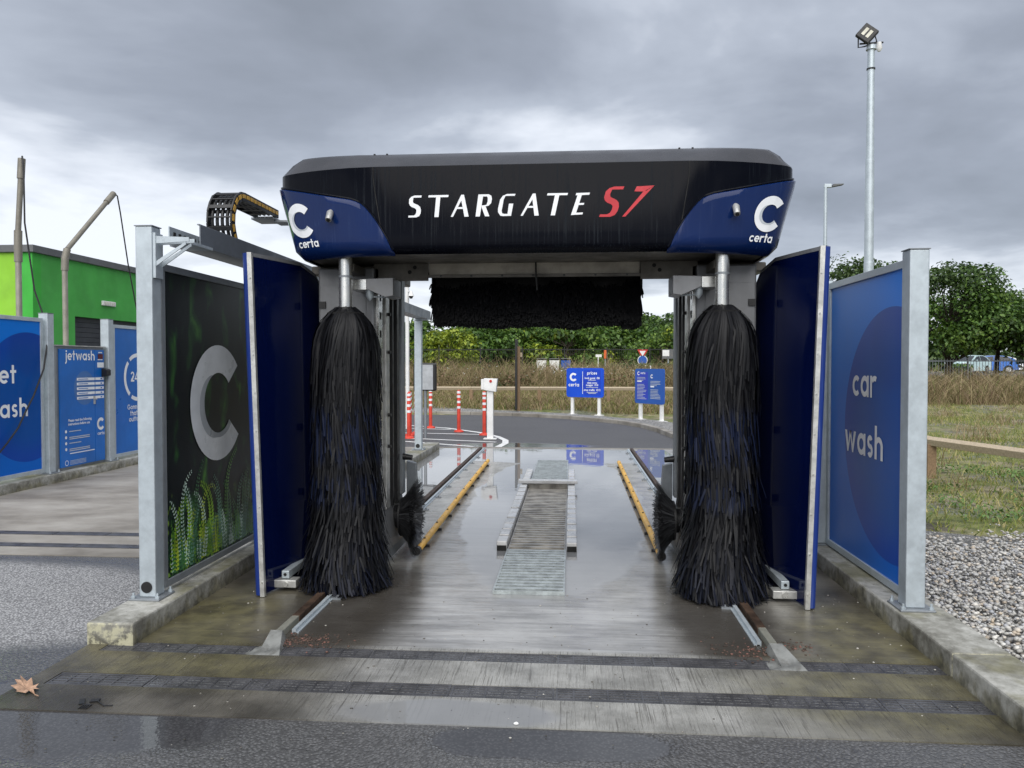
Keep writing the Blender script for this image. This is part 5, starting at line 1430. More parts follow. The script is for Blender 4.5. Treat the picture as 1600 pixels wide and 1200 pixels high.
for k in range(16):
    t0, t1 = k / 16, (k + 1) / 16
    f = lambda t: 0.46 + 0.20 * (2 * t - 1) ** 2
    arcp.append([(f(t0), 0.60 + 0.9 * t0), (f(t0) + 0.62 + (W_ - 0.1 - f(t0) - 0.62), 0.60 + 0.9 * t0), (f(t1) + 0.62 + (W_ - 0.1 - f(t1) - 0.62), 0.60 + 0.9 * t1), (f(t1), 0.60 + 0.9 * t1)])
decal('printed_sweep', [arcp[1:-1]], fm, M['sign_blue2'], b_, 0.001)
a, bb = c_logo(0.24, 1.22, 0.13); decal('logo', [a], fm, M['letter'], b_, 0.003)
decal('lettering', word_at('certa', 0.25, 0.93, 0.080, 'c', 0.24, 0.08), fm, M['letter'], b_, 0.003)
decal('divider', [rect(0.545, 0.70, 0.56, 1.40)], fm, M['letter'], b_, 0.003)
decal('lettering', word_at('prices', 0.87, 1.30, 0.068, 'c', 0.25, 0.08), fm, M['letter'], b_, 0.003)
for body, y, s, bo in (('look good  €8', 1.165, 0.085, 0.002), ('clean some', 1.025, 0.075, 0.002), ('swagger  €10', 0.955, 0.075, 0.002), ('stop traffic  €12', 0.80, 0.085, 0.002)):
    font_decal('lettering', body, s, fm, M['letter'], b_, 0.003, 'CENTER', bo, 0.87, y)
for y, w in ((1.12, 0.26), (0.90, 0.40), (0.745, 0.36), (0.715, 0.26)): decal('print_line', [rect(0.87 - w / 2, y, 0.87 + w / 2, y + 0.018)], fm, M['letter_grey'], b_, 0.003)

root, b_, fm, W_ = board_thing('information_sign', 'smaller tall blue sign full of fine white text, on two white posts near the kerb', (1.82, 22.0), (2.52, 21.0), 0.52, 1.49, M['info_blue'], 0.07, 0.04)
decal('printed_sweep', [rect(0.06, 0.62, 0.56, 1.40)], fm, M['info_violet'], b_, 0.001)
a, bb = c_logo(0.16, 1.36, 0.055); decal('logo', [a], fm, M['letter'], b_, 0.003)
decal('lettering', word_at('certa', 0.34, 1.34, 0.045, 'c', 0.24, 0.08), fm, M['letter'], b_, 0.003)
a, bb = c_logo(0.72, 1.28, 0.055); decal('logo', [a], fm, M['letter'], b_, 0.003)
rs = random.Random(3)
for cx_, z1_ in ((0.10, 1.24), (0.66, 1.14)):
    z = z1_
    while z > 0.64:
        head = rs.random() < 0.2
        w = rs.uniform(0.14, 0.2) if head else rs.uniform(0.25, 0.42)
        decal('print_line', [rect(cx_, z, cx_ + w, z + (0.035 if head else 0.014))], fm, M['letter'] if head else M['letter_grey'], b_, 0.003); z -= 0.075 if head else 0.04

# sign seen edge-on
root = thing('dark_sign', 'tall black sign panel seen edge-on, fixed to a timber post in the verge', 'sign', (-1.75, 25.2, 0.1))
Mx = Matrix.Translation((-1.78, 25.2, 0)) @ Matrix.Rotation(R(92), 4, 'Z')
m = MB(); m.box(-0.6, 0.6, -0.03, 0.03, 0.16, 2.42, Mx); m.build('sign_panel', M['black'], root, bevel=0.006)
m = MB(); m.box(-0.06, 0.06, -0.12, -0.0305, 0.02, 2.2, Mx); m.build('sign_post', M['wood_dark'], root, bevel=0.006)
m = MB(); m.box(-0.04, 0.04, -0.19, -0.121, 1.85, 2.0, Mx); m.build('post_block', M['wood'], root, bevel=0.004)

# timber knee rail
def knee_rail(pts, top, label):
    root = thing('timber_rail', label, 'fence', (pts[0][0], pts[0][1], 0), 'timber knee rails')
    P = [Vector((x, y, zt(x, y))) for x, y in pts]
    for a, b_ in zip(P[:-1], P[1:]):
        d = (b_ - a); L = Vector((d.x, d.y, 0)).length; an = math.atan2(d.y, d.x); pit = math.atan2(d.z, L)
        Mx = Matrix.Translation(a + Vector((0, 0, top - 0.08))) @ Matrix.Rotation(an, 4, 'Z') @ Matrix.Rotation(-pit, 4, 'Y') @ Matrix.Rotation(R(18), 4, 'X')
        m = MB(); m.box(0.003, math.hypot(L, d.z) - 0.003, -0.058, 0.058, -0.045, 0.05, Mx); m.build('rail', M['wood'], root, bevel=0.006)
    for p in P:
        m = MB(); m.box(p.x - 0.06, p.x + 0.06, p.y - 0.06, p.y + 0.06, p.z - 0.15, p.z + top - 0.12); m.build('post', M['wood_dark'], root, bevel=0.006)
knee_rail([(-15.5 + 2.4 * k, 26.9 - 0.010 * (k - 6) ** 2 if k > 6 else 26.9) for k in range(9)], 0.60, 'pale timber knee rail along the verge behind the blue signs')
knee_rail([(5.03, 12.4), (5.06, 11.25), (5.75, 9.3), (6.5, 7.3), (7.2, 5.3)], 0.60, 'pale timber knee rail in the grass beside the gravel bed')

# flood light mast
root = thing('floodlight_mast', 'tall galvanised mast with a black floodlight on top, behind the car wash board', 'light mast', (6.68, 18.0, 0))
x, y = 6.70, 18.0
m = MB(); m.tube([(x, y, -0.05), (x, y, 3.9), (x, y, 3.91), (x, y, 6.2), (x, y, 6.21), (x, y, 8.66)], [0.115, 0.106, 0.100, 0.093, 0.086, 0.074], 18); m.build('mast', M['galv'], root, auto=30)
m = MB(); m.tube([(x, y, 8.22), (x, y, 8.25)], 0.092, 16); m.build('mast_band', M['black'], root)
m = MB(); m.tube([(x, y, 8.66), (x, y, 8.76)], [0.11, 0.09], 14); m.build('mast_cap', M['galv'], root)
Mx = Matrix.Translation((x - 0.13, y - 0.10, 8.98)) @ Matrix.Rotation(R(-20), 4, 'Z') @ Matrix.Rotation(R(42), 4, 'Y') @ Matrix.Rotation(R(-8), 4, 'X')
m = MB(); m.box(-0.175, 0.175, -0.05, 0.05, -0.175, 0.175, Mx); fl = m.build('floodlight', M['black'], root, bevel=0.02)
for dx_ in (-0.055, 0.055):
    m = MB(); m.box(dx_ - 0.035, dx_ + 0.035, -0.058, -0.051, -0.09, 0.09, Mx); m.build('led_panel', M['lamp_lens'], fl)
m = MB(); m.tube([(x - 0.30, y - 0.05, 8.92), (x - 0.30, y - 0.05, 8.70), (x - 0.14, y, 8.74), (x + 0.12, y, 8.84), (x + 0.02, y - 0.05, 9.1)], 0.016, 6); m.tube([(x - 0.25, y, 8.80), (x + 0.26, y, 8.82)], 0.02, 6); m.build('yoke', M['black'], root)
m = MB(); m.tube([(x + 0.15, y - 0.05, 8.80), (x + 0.15, y - 0.06, 8.66), (x + 0.15, y - 0.06, 8.60)], [0.05, 0.07, 0.03], 10); m.build('camera_dome', M['white'], root, auto=50)
# far street lamp
root = thing('street_lamp', 'slim grey street lamp with a flat head, far behind the car wash board', 'street lamp', (12.3, 40, 0.7))
x, y = 12.75, 40.0
m = MB(); m.tube([(x, y, 0.5), (x, y, 10.55)], [0.11, 0.085], 12); m.build('pole', M['galv'], root, auto=40)
m = MB(); m.box(x - 0.08, x + 0.28, y - 0.08, y + 0.08, 10.5, 10.68); m.build('bracket', M['galv'], root, bevel=0.02)
m = MB(); m.prism([(x + 0.3, y - 0.14, 10.52), (x + 0.85, y - 0.14, 10.62), (x + 0.85, y - 0.14, 10.67), (x + 0.35, y - 0.14, 10.66)], (0, 0, 0), (0, 0.28, 0)); m.build('lamp_head', M['roof_grey'], root, bevel=0.015)

# ================================================================== vegetation
def leaf_mesh(C, N, size, r, droop=0.25):
    """folded leaves (two triangles-quads) at centres C (n,3) with normals N"""
    n = len(C)
    a = r.normal(0, 1, (n, 3)); t = a - (a * N).sum(1)[:, None] * N; t /= np.linalg.norm(t, axis=1)[:, None] + 1e-9
    b = np.cross(N, t)
    s = size * (0.6 + 0.8 * r.random(n))[:, None]
    p0 = C - t * s * 0.55; p1 = C + b * s * 0.36 + N * s * 0.10; p2 = C + t * s * 0.55 - np.array([0, 0, 1]) * s * droop; p3 = C - b * s * 0.36 + N * s * 0.10
    V = np.stack([p0, p1, p2, p3], 1).reshape(-1, 3)
    F = (np.arange(n) * 4)[:, None] + np.arange(4)[None]
    return V, F
def tree(x, y, h, rx, kind, seed, label, leaves=5000, size=0.20, group='trees beyond the verge', base=0.25, name='leafy_tree', bare=False):
    z0 = zt(x, y); r = np.random.default_rng(seed); rr = random.Random(seed)
    root = thing(name, label, 'tree', (x, y, z0), group)
    m = MB(); tr = 0.035 * h
    tpts = [(x, y, z0 - 0.1)]
    for k in range(1, 6): tpts.append((x + rr.uniform(-0.06, 0.06) * h * k / 5, y + rr.uniform(-0.06, 0.06) * h * k / 5, z0 + h * 0.86 * k / 5))
    m.tube(tpts, [tr, tr * 0.8, tr * 0.65, tr * 0.5, tr * 0.32, tr * 0.1], 9)
    m.build('trunk', M['bark'], root, auto=60)
    # clumps on limbs
    nc = int(26 + 8 * rx)
    cen = []; m = MB()
    for k in range(nc):
        u = rr.random(); an = rr.random() * 2 * math.pi
        zz_ = base + (0.97 - base) * u
        env = math.sin(math.pi * min(1, (0.18 + 0.80 * (zz_ - base) / (1 - base)))) ** 0.65
        rad = rx * env * (0.35 + 0.65 * rr.random() ** 0.5)
        c = (x + rad * math.cos(an), y + rad * math.sin(an), z0 + h * zz_)
        cen.append((c, rr.uniform(0.55, 1.15)))
        kk = min(5, max(1, int(5 * (zz_ / 0.86) * 0.7)))
        b0 = Vector(tpts[kk]); b1 = Vector(c)
        mid = b0.lerp(b1, 0.5) + Vector((0, 0, -0.08 * h * 0.3))
        m.tube([b0, mid, b1], [tr * 0.28, tr * 0.18, tr * 0.04], 5)
    m.build('limbs', M['bark'], root)
    crad = 0.30 * rx + 0.14
    idx = r.integers(0, nc, leaves)
    C0 = np.array([c for c, _ in cen])[idx]; sc = np.array([s for _, s in cen])[idx]
    d = r.normal(0, 1, (leaves, 3)); d /= np.linalg.norm(d, axis=1)[:, None]
    rad = crad * sc * (0.45 + 0.75 * r.random(leaves) ** 0.6)
    C = C0 + d * rad[:, None] * np.array([1.15, 1.15, 0.72])
    C[:, 2] = np.maximum(C[:, 2], z0 + 0.1)
    N = d * 0.6 + np.array([0, 0, 0.75]) + r.normal(0, 0.45, (leaves, 3)); N /= np.linalg.norm(N, axis=1)[:, None]
    V, F = leaf_mesh(C, N, size, r)
    tint = r.integers(0, 10, nc)[idx]
    mi_ = np.where(tint < 6, 0, np.where(tint < 8, 1, 2))
    alt = {0: (2, 1), 1: (0, 3), 2: (2, 0), 3: (1, 3)}[kind]
    tag(fast_mesh('crown', V - np.array([x, y, z0]), F, [LEAF[kind], LEAF[alt[0]], LEAF[alt[1]]], root, mi=mi_), kind='stuff')
    return root

def px_x(px, y): return y * math.tan(math.atan((px - 800) / 1202.0) - R(4.38))
TR = [  # pixel column, distance, top row, crown radius, leaf kind, label, leaves, leaf size
    (596, 70, 494, 3.2, 2, 'dark bushy tree showing between the gantry column and far tray post', 5200, 0.32),
    (650, 68, 498, 2.7, 0, 'mid green bushy tree directly behind the far tray post', 5200, 0.32),
    (700, 60, 514, 2.3, 3, 'yellow green bush behind the grey lane board, brightest of the row', 5600, 0.26),
    (752, 66, 500, 3.0, 0, 'mid green tree behind the white control pillar', 6000, 0.32),
    (797, 68, 497, 2.8, 1, 'fresh green tree behind the edge-on black sign', 5600, 0.32),
    (836, 72, 492, 2.8, 2, 'very dark green tree beside the edge-on black sign', 6000, 0.34),
    (885, 68, 502, 3.6, 1, 'broad green tree above the certa price sign', 7000, 0.34),
    (940, 76, 500, 3.8, 0, 'dense green tree above the gap between both blue signs', 7000, 0.36),
    (985, 80, 490, 3.6, 0, 'tall green tree behind the triangular road sign', 6500, 0.38),
    (1008, 84, 482, 2.6, 2, 'tallest dark tree of the row, open sky beside it', 5500, 0.36),
    (1034, 52, 510, 2.0, 1, 'small bright green staked tree beside the triangular road sign', 5600, 0.20),
    (1066, 78, 486, 3.3, 2, 'dark tree half hidden by the gantry column near the car wash board', 4500, 0.34),
    (1120, 78, 490, 4.0, 0, 'green tree hidden behind the brush beside the car wash board', 3000, 0.38),
    (1345, 40, 402, 2.2, 2, 'tree crown peeping above the car wash board around the mast', 8000, 0.16),
    (1392, 41, 412, 1.9, 0, 'leafy crown peeping above the car wash board next to its post', 5000, 0.20),
    (1480, 38, 418, 2.5, 0, 'large spreading tree beside the tall galvanised post of the car wash board', 15000, 0.155),
    (1556, 41, 462, 2.3, 2, 'darker spreading tree over the parked cars', 11000, 0.155),
    (1608, 37, 474, 2.2, 0, 'green tree at the end of the row past the parked cars', 9500, 0.155),
    (1690, 40, 440, 2.8, 2, 'dark tree past the end of the parked cars', 3500, 0.23),
    (335, 27, 424, 1.3, 2, 'thin twiggy treetop showing above the fern poster', 420, 0.14),
    (540, 72, 494, 3.6, 0, 'green tree hidden behind the brush beside the fern poster', 3000, 0.36),
]
for k, (px, Y_, yt, rx, kind, lab, nl_, sz) in enumerate(TR):
    base = 0.06
    base = {1480: 0.36, 1556: 0.55, 1608: 0.5}.get(px, base)
    xw = px_x(px, Y_); h = (1.6 + (570 - yt) / 1202.0 * Y_ - zt(xw, Y_)) * 0.95
    tree(xw, Y_, h, rx, kind, 100 + k, lab, nl_, sz, base=base)
# far belt of woodland
r = np.random.default_rng(9)
n = 26000
xx = -70 + 170 * r.random(n); yy = 92 + 14 * r.random(n)
hh = np.where(xx > 30, 3.2, 4.6) + 1.0 * np.sin(xx * 0.21) + 0.8 * np.sin(xx * 0.53 + 1) + 0.5 * np.sin(xx * 1.7)
zz2 = 0.6 + hh * r.random(n) ** 0.7
N = r.normal(0, 1, (n, 3)) + np.array([0, -0.5, 0.7]); N /= np.linalg.norm(N, axis=1)[:, None]
V, F = leaf_mesh(np.stack([xx, yy, zz2], 1), N, 0.75, r)
o = fast_mesh('woodland', V, F, LEAF[2]); tag(o, 'far belt of dark woodland behind the trees', 'woodland', kind='stuff')

def blades(n, fx, hmin, hmax, wd, name, mat, label, cat, seed, lean=0.35, clumps=0):
    r = np.random.default_rng(seed)
    P = fx(n, r); n = len(P)
    h = (hmin + (hmax - hmin) * r.random(n) ** 1.3)
    if clumps == 1: h *= np.where(P[:, 0] > 11, 0.36, 1.0)
    if clumps: h *= 0.55 + 0.75 * (0.5 + 0.5 * np.sin(P[:, 0] * 1.7 + np.sin(P[:, 1] * 2.3) * 2))
    a = r.random(n) * 2 * np.pi; l = lean * h * (0.3 + r.random(n)); ca, sa = np.cos(a), np.sin(a)
    b = r.random(n) * np.pi; w = wd * (0.6 + 0.8 * r.random(n)); W = np.stack([np.cos(b) * w, np.sin(b) * w, np.zeros(n)], 1)
    M1 = P + np.stack([ca * l * 0.35, sa * l * 0.35, h * 0.6], 1); T = P + np.stack([ca * l, sa * l, h], 1)
    V = np.stack([P - W, P + W, M1 + W * 0.8, M1 - W * 0.8, T + W * 0.25, T - W * 0.25], 1).reshape(-1, 3)
    F = ((np.arange(n) * 6)[:, None, None] + np.array([[0, 1, 2, 3], [3, 2, 4, 5]])[None]).reshape(-1, 4)
    o = fast_mesh(name, V, F, mat); tag(o, label, cat, kind='stuff'); return o
vz = np.vectorize(zt)
def region(x0, x1, y0, y1, mask=None):
    def f(n, r):
        x = x0 + (x1 - x0) * r.random(n); y = y0 + (y1 - y0) * r.random(n)
        if mask is not None: k = mask(x, y, r); x, y = x[k], y[k]
        return np.stack([x, y, vz(x, y) - 0.01], 1)
    return f
blades(70000, region(-20, 40, 33.5, 41.0), 0.20, 0.95, 0.012, 'dry_grass', M['dry_grass'], 'band of tall dry straw-coloured grass', 'grass', 1, 1.0, 1)
blades(9000, region(-20, 40, 34.5, 41.0), 0.6, 1.3, 0.009, 'seeding_grass', M['dry_grass'], 'taller seeding stalks standing out of the dry grass', 'grass', 2, 0.8, 1)
blades(70000, region(-16, 9, 24.6, 34.5, lambda x, y, r: y > 25.3 - 0.45 * np.maximum(0, x)), 0.05, 0.26, 0.012, 'verge_grass', M['dry_grass'], 'short yellowed grass on the verge under the timber rail', 'grass', 3, 0.9)
blades(36000, region(-16, 9, 24.6, 34.5, lambda x, y, r: y > 25.4 - 0.45 * np.maximum(0, x)), 0.05, 0.20, 0.010, 'green_verge_grass', M['grass'], 'green tufts on the verge under the timber rail', 'grass', 4, 0.8)
def patchy(x, y, r):
    v = np.sin(x * 1.3 + np.sin(y * 0.9) * 1.5) + np.sin(y * 1.1 - x * 0.5) + r.normal(0, 0.7, len(x))
    return (v > -0.3) & (x > 2.6 + 0.02 * y) & (y > 7.6 - 0.5 * (x - 2.4) * 0 + 0.35 * np.sin(x * 3))
blades(150000, region(2.6, 22, 7.0, 34.5, patchy), 0.02, 0.13, 0.006, 'rough_grass', M['grass'], 'patchy short grass beside the gravel bed', 'grass', 5, 0.9)
def tufty(x, y, r):
    v = np.sin(x * 2.3 + 1.0 + np.sin(y * 1.7)) * np.sin(y * 1.9 - x * 0.7 + 0.6) + r.normal(0, 0.12, len(x))
    return (v > 0.52) & (x > 2.7 + 0.02 * y) & (y > 8.2)
blades(60000, region(2.7, 20, 8.0, 33.5, tufty), 0.06, 0.34, 0.006, 'dry_tufts', M['dry_grass'], 'dry straw tufts standing in the patchy grass by the timber rail', 'grass', 8, 0.9)
# weeds: small broad leaves near the rail
r = np.random.default_rng(15); n = 2600
cx_ = np.array([(3.3 + 4.0 * r.random(), 7.4 + 4.5 * r.random()) for _ in range(70)])
i_ = r.integers(0, 70, n); x = cx_[i_, 0] + r.normal(0, 0.12, n); y = cx_[i_, 1] + r.normal(0, 0.12, n)
C = np.stack([x, y, vz(x, y) + 0.02 + 0.10 * r.random(n)], 1); N = r.normal(0, 0.5, (n, 3)) + np.array([0, 0, 1]); N /= np.linalg.norm(N, axis=1)[:, None]
V, F = leaf_mesh(C, N, 0.042, r); tag(fast_mesh('weeds', V, F, M['weed']), 'low broad-leaved weeds in the patchy grass', 'weeds', kind='stuff')
# white cow-parsley heads in the dry grass
r = np.random.default_rng(18); n = 240
x = np.where(r.random(n) < 0.6, -2 + 8 * r.random(n), -12 + 9 * r.random(n)); y = 34.2 + 2.5 * r.random(n); C = np.stack([x, y, vz(x, y) + 0.45 + 0.6 * r.random(n)], 1)
N = r.normal(0, 0.3, (n, 3)) + np.array([0, 0, 1]); N /= np.linalg.norm(N, axis=1)[:, None]
V, F = leaf_mesh(C, N, 0.07, r, 0.0); tag(fast_mesh('wild_flowers', V, F, M['white']), 'small white flower heads scattered in the dry grass', 'flowers', kind='stuff')

blades(42000, region(9.5, 38, 26.8, 34.0), 0.20, 0.95, 0.010, 'dry_bank_grass', M['dry_grass'], 'tangled tan dry grass bank below the grey bar fence', 'grass', 12, 1.1, 2)
# brambles and docks mixed into the dry grass
r = np.random.default_rng(91); nb_ = 150
bc = np.stack([-19 + 56 * r.random(nb_), 33.6 + 6.5 * r.random(nb_)], 1); br_ = (0.35 + 0.75 * r.random(nb_)) * np.where(bc[:, 0] > 11, 0.4, 1.0); n = 26000
i_ = r.integers(0, nb_, n); d = r.normal(0, 1, (n, 3)); d /= np.linalg.norm(d, axis=1)[:, None]; d[:, 2] = np.abs(d[:, 2])
q_ = (0.5 + 0.5 * r.random(n) ** 0.5) * br_[i_]
x = bc[i_, 0] + d[:, 0] * q_ * 1.3; y = bc[i_, 1] + d[:, 1] * q_; C = np.stack([x, y, vz(x, y) + d[:, 2] * q_ * 0.9 + 0.05], 1)
N = d * 0.5 + np.array([0, 0, 0.8]) + r.normal(0, 0.5, (n, 3)); N /= np.linalg.norm(N, axis=1)[:, None]
V, F = leaf_mesh(C, N, 0.11, r)
bm_ = mat_island('bramble_leaves', [(0, (0.05, 0.075, 0.02)), (0.3, (0.11, 0.13, 0.04)), (0.55, (0.20, 0.14, 0.07)), (0.8, (0.24, 0.13, 0.10)), (1, (0.30, 0.24, 0.12))], 0.7, 0.25)
tag(fast_mesh('brambles', V, F, bm_), 'low browning brambles tangled in the dry grass', 'brambles', kind='stuff')
# pebbles of the gravel bed
r = np.random.default_rng(33)
ico = bmesh.new(); bmesh.ops.create_icosphere(ico, subdivisions=1, radius=1.0)
iv = np.array([v.co[:] for v in ico.verts]); if_ = np.array([[v.index for v in f.verts] for f in ico.faces]); ico.free()
n = 30000
px_ = 2.25 + 3.0 * r.random(n) ** 1.25; py_ = 2.4 + 5.6 * r.random(n)
edge = 7.9 - 0.55 * (px_ - 2.25) + 0.35 * np.sin(px_ * 5) + 0.2 * r.normal(0, 1, n)
k = py_ < edge; px_, py_ = px_[k], py_[k]; n = len(px_)
dep = np.random.default_rng(3).random(n)
sz = (0.006 + 0.012 * r.random(n) ** 1.6)[:, None, None]
shape = np.stack([1 + 0.5 * r.random(n), 0.8 + 0.4 * r.random(n), 0.55 + 0.3 * r.random(n)], 1)[:, None, :]
an = r.random(n) * 2 * np.pi
vv = iv[None] * shape * sz * (1 + 0.12 * r.normal(0, 1, (n, len(iv), 1)))
tl = r.normal(0, 0.35, n); 
y1 = vv[..., 1] * np.cos(tl)[:, None] - vv[..., 2] * np.sin(tl)[:, None]; z1 = vv[..., 1] * np.sin(tl)[:, None] + vv[..., 2] * np.cos(tl)[:, None]; vv[..., 1] = y1; vv[..., 2] = z1
x1 = vv[..., 0] * np.cos(an)[:, None] - vv[..., 1] * np.sin(an)[:, None]; y1 = vv[..., 0] * np.sin(an)[:, None] + vv[..., 1] * np.cos(an)[:, None]; vv[..., 0] = x1; vv[..., 1] = y1
mound = 0.03 + 0.045 * dep
V = vv + np.stack([px_, py_, mound], 1)[:, None, :]
F = ((np.arange(n) * len(iv))[:, None, None] + if_[None]).reshape(-1, 3)
tag(fast_mesh('gravel', V.reshape(-1, 3), F, M['pebbles'], None, True), 'bed of grey and buff rounded gravel beside the kerb', 'gravel', kind='stuff')
# soil edge bits and litter of dark mulch
m = MB(); m.box(5.3, 7.6, 7.15, 7.35, 0.0, 0.10, Matrix.Translation((0, 0, 0)) ); o = m.build('edging_board', M['roof_grey'], None, bevel=0.01); tag(o, 'dark edging board lying in the weeds past the gravel', 'edging board')

# ================================================================== far things past the verge
def sign_pole(x, y, h, name, label):
    root = thing(name, label, 'road sign', (x, y, zt(x, y)))
    m = MB(); m.tube([(x, y, zt(x, y)), (x, y, h)], 0.035, 8); m.build('pole', M['galv'], root, auto=40)
    return root
x, y = 4.13, 45.0
root = sign_pole(x, y, 2.5, 'give_way_sign', 'red and white triangular road sign above a round blue sign, on one grey pole')
def tri(s): return [(x + s * 0.5, y - 0.05, 2.30 + s * 0.29), (x - s * 0.5, y - 0.05, 2.30 + s * 0.29), (x, y - 0.05, 2.30 - s * 0.58)]
m = MB(); m.prism(tri(0.62), (0, 0, 0), (0, 0.015, 0)); t_ = m.build('triangle_sign', M['red'], root); m = MB(); m.prism(tri(0.36), (0, -0.006, 0), (0, -0.001, 0)); m.build('triangle_face', M['white'], t_)
m = MB(); m.tube([(x, y - 0.05, 1.86), (x, y - 0.035, 1.86)], 0.29, 24); t_ = m.build('round_sign', M['white'], root); m = MB(); m.tube([(x, y - 0.058, 1.86), (x, y - 0.0515, 1.86)], 0.25, 24); m.build('round_face', M['info_blue'], t_)
x, y = 1.98, 45.0
root = sign_pole(x, y, 2.0, 'orange_marker', 'orange capped marker post with a small white plate beside it, beyond the dry grass')
m = MB(); m.box(x - 0.07, x + 0.07, y - 0.07, y + 0.07, 1.95, 2.45); m.build('orange_cap', M['orange'], root, bevel=0.02)
m = MB(); m.box(x - 0.55, x - 0.2, y - 0.02, y + 0.02, 2.05, 2.2); m.tube([(x - 0.4, y, zt(x, y)), (x - 0.4, y, 2.05)], 0.03, 8); m.build('white_plate', M['white'], root)
x, y = 5.6, 45.0
root = sign_pole(x, y, 2.0, 'parking_notice', 'white and dark notice board on a grey pole beside the staked tree')
m = MB(); m.box(x - 0.35, x + 0.35, y - 0.05, y - 0.02, 1.95, 2.5); t_ = m.build('notice_panel', M['roof_grey'], root); m = MB(); m.box(x - 0.33, x + 0.05, y - 0.056, y - 0.051, 2.1, 2.45); m.build('notice_face', M['white'], t_)
for k, (xx_, lab, mt) in enumerate(((-0.98, 'white boxy bin nearest the price sign tree, above the dry grass', 'white'), (-0.30, 'blue boxy bin beside two white ones, above the dry grass', 'info_blue'), (-1.75, 'white boxy bin at the end of the row of bins, above the dry grass', 'white'))):
    root = thing('wheeled_bin', lab, 'bin', (xx_, 46, zt(0, 46)), 'bins above the dry grass')
    z0 = zt(0, 46)
    m = MB(); P = [(xx_ - 0.24, 45.75, z0 + 0.05), (xx_ + 0.24, 45.75, z0 + 0.05), (xx_ + 0.29, 45.70, z0 + 0.98), (xx_ - 0.29, 45.70, z0 + 0.98)]
    Q = [(xx_ - 0.24, 46.2, z0 + 0.05), (xx_ + 0.24, 46.2, z0 + 0.05), (xx_ + 0.29, 46.28, z0 + 1.05), (xx_ - 0.29, 46.28, z0 + 1.05)]
    V_ = P + Q
    for f in ((0, 1, 2, 3), (7, 6, 5, 4), (0, 4, 5, 1), (1, 5, 6, 2), (2, 6, 7, 3), (3, 7, 4, 0)): m.quad(*[V_[i] for i in f])
    m.build('bin_body', M[mt], root, bevel=0.02)
    m = MB(); m.box(xx_ - 0.31, xx_ + 0.31, 45.67, 46.32, z0 + 1.052, z0 + 1.10); m.build('lid', M['roof_grey'], root, bevel=0.02)
    for sg in (-1, 1):
        m = MB(); m.tube([(xx_ + sg * 0.22, 46.22, z0 + 0.10), (xx_ + sg * 0.28, 46.22, z0 + 0.10)], 0.10, 12); m.build('wheel', M['tyre'], root)

# mesh security fence behind the trees: posts as parts, thin bars joined
def bar_fence(x0, x1, y, h, label, pitch, mat, wd=0.012):
    root = thing('bar_fence', label, 'fence', ((x0 + x1) / 2, y, zt(x0, y)))
    n = int((x1 - x0) / 2.6) + 1; z0 = zt(x0, y)
    for k in range(n):
        xx = x0 + (x1 - x0) * k / (n - 1); m = MB(); m.box(xx - 0.035, xx + 0.035, y - 0.035, y + 0.035, z0 - 0.1, z0 + h + 0.05); m.build('post', mat, root)
    for z in (0.15, h - 0.12):
        m = MB(); m.box(x0, x1, y - 0.045, y - 0.0355, z0 + z, z0 + z + 0.05); m.build('cross_rail', mat, root)
    m = MB(); k = 0
    while x0 + k * pitch < x1:
        xx = x0 + k * pitch; m.box(xx - wd, xx + wd, y - 0.056, y - 0.0455, z0 + 0.05, z0 + h); k += 1
    tag(m.build('bars', mat, root), kind='stuff')
bar_fence(-16, 10, 47.5, 1.75, 'black bar fence between the dry grass and the trees behind the blue signs', 0.12, M['black'], 0.006)
bar_fence(15.5, 32, 37.0, 1.25, 'grey bar fence in front of the parked cars', 0.13, M['galv_dark'], 0.010)

# hedge low strip near the fence
def hedge(x0, x1, y, h, dep, label, seed, kind=2):
    root = thing('clipped_hedge', label, 'hedge', ((x0 + x1) / 2, y, zt(x0, y))); z0 = zt(x0, y)
    r = np.random.default_rng(seed); n = int(2600 * (x1 - x0) / 5)
    C = np.stack([x0 + (x1 - x0) * r.random(n), y + dep * (r.random(n) - 0.5), z0 + h * (1 - r.random(n) ** 2.0) + r.normal(0, 0.03, n)], 1)
    N = r.normal(0, 0.6, (n, 3)) + np.array([0, -0.5, 0.8]); N /= np.linalg.norm(N, axis=1)[:, None]
    V, F = leaf_mesh(C, N, 0.12, r); tag(fast_mesh('foliage', V - np.array(org(root)), F, LEAF[kind], root), kind='stuff')
    m = MB(); m.box(x0 + 0.1, x1 - 0.1, y - dep * 0.32, y + dep * 0.32, z0 - 0.1, z0 + h * 0.72); m.build('stems', M['bark'], root)
hedge(2.2, 7.5, 44.0, 0.75, 0.7, 'low clipped hedge below the triangular road sign', 61)
hedge(25.6, 27.3, 55.0, 0.75, 0.8, 'low hedge hiding the nose of the pale parked car', 62, 0)

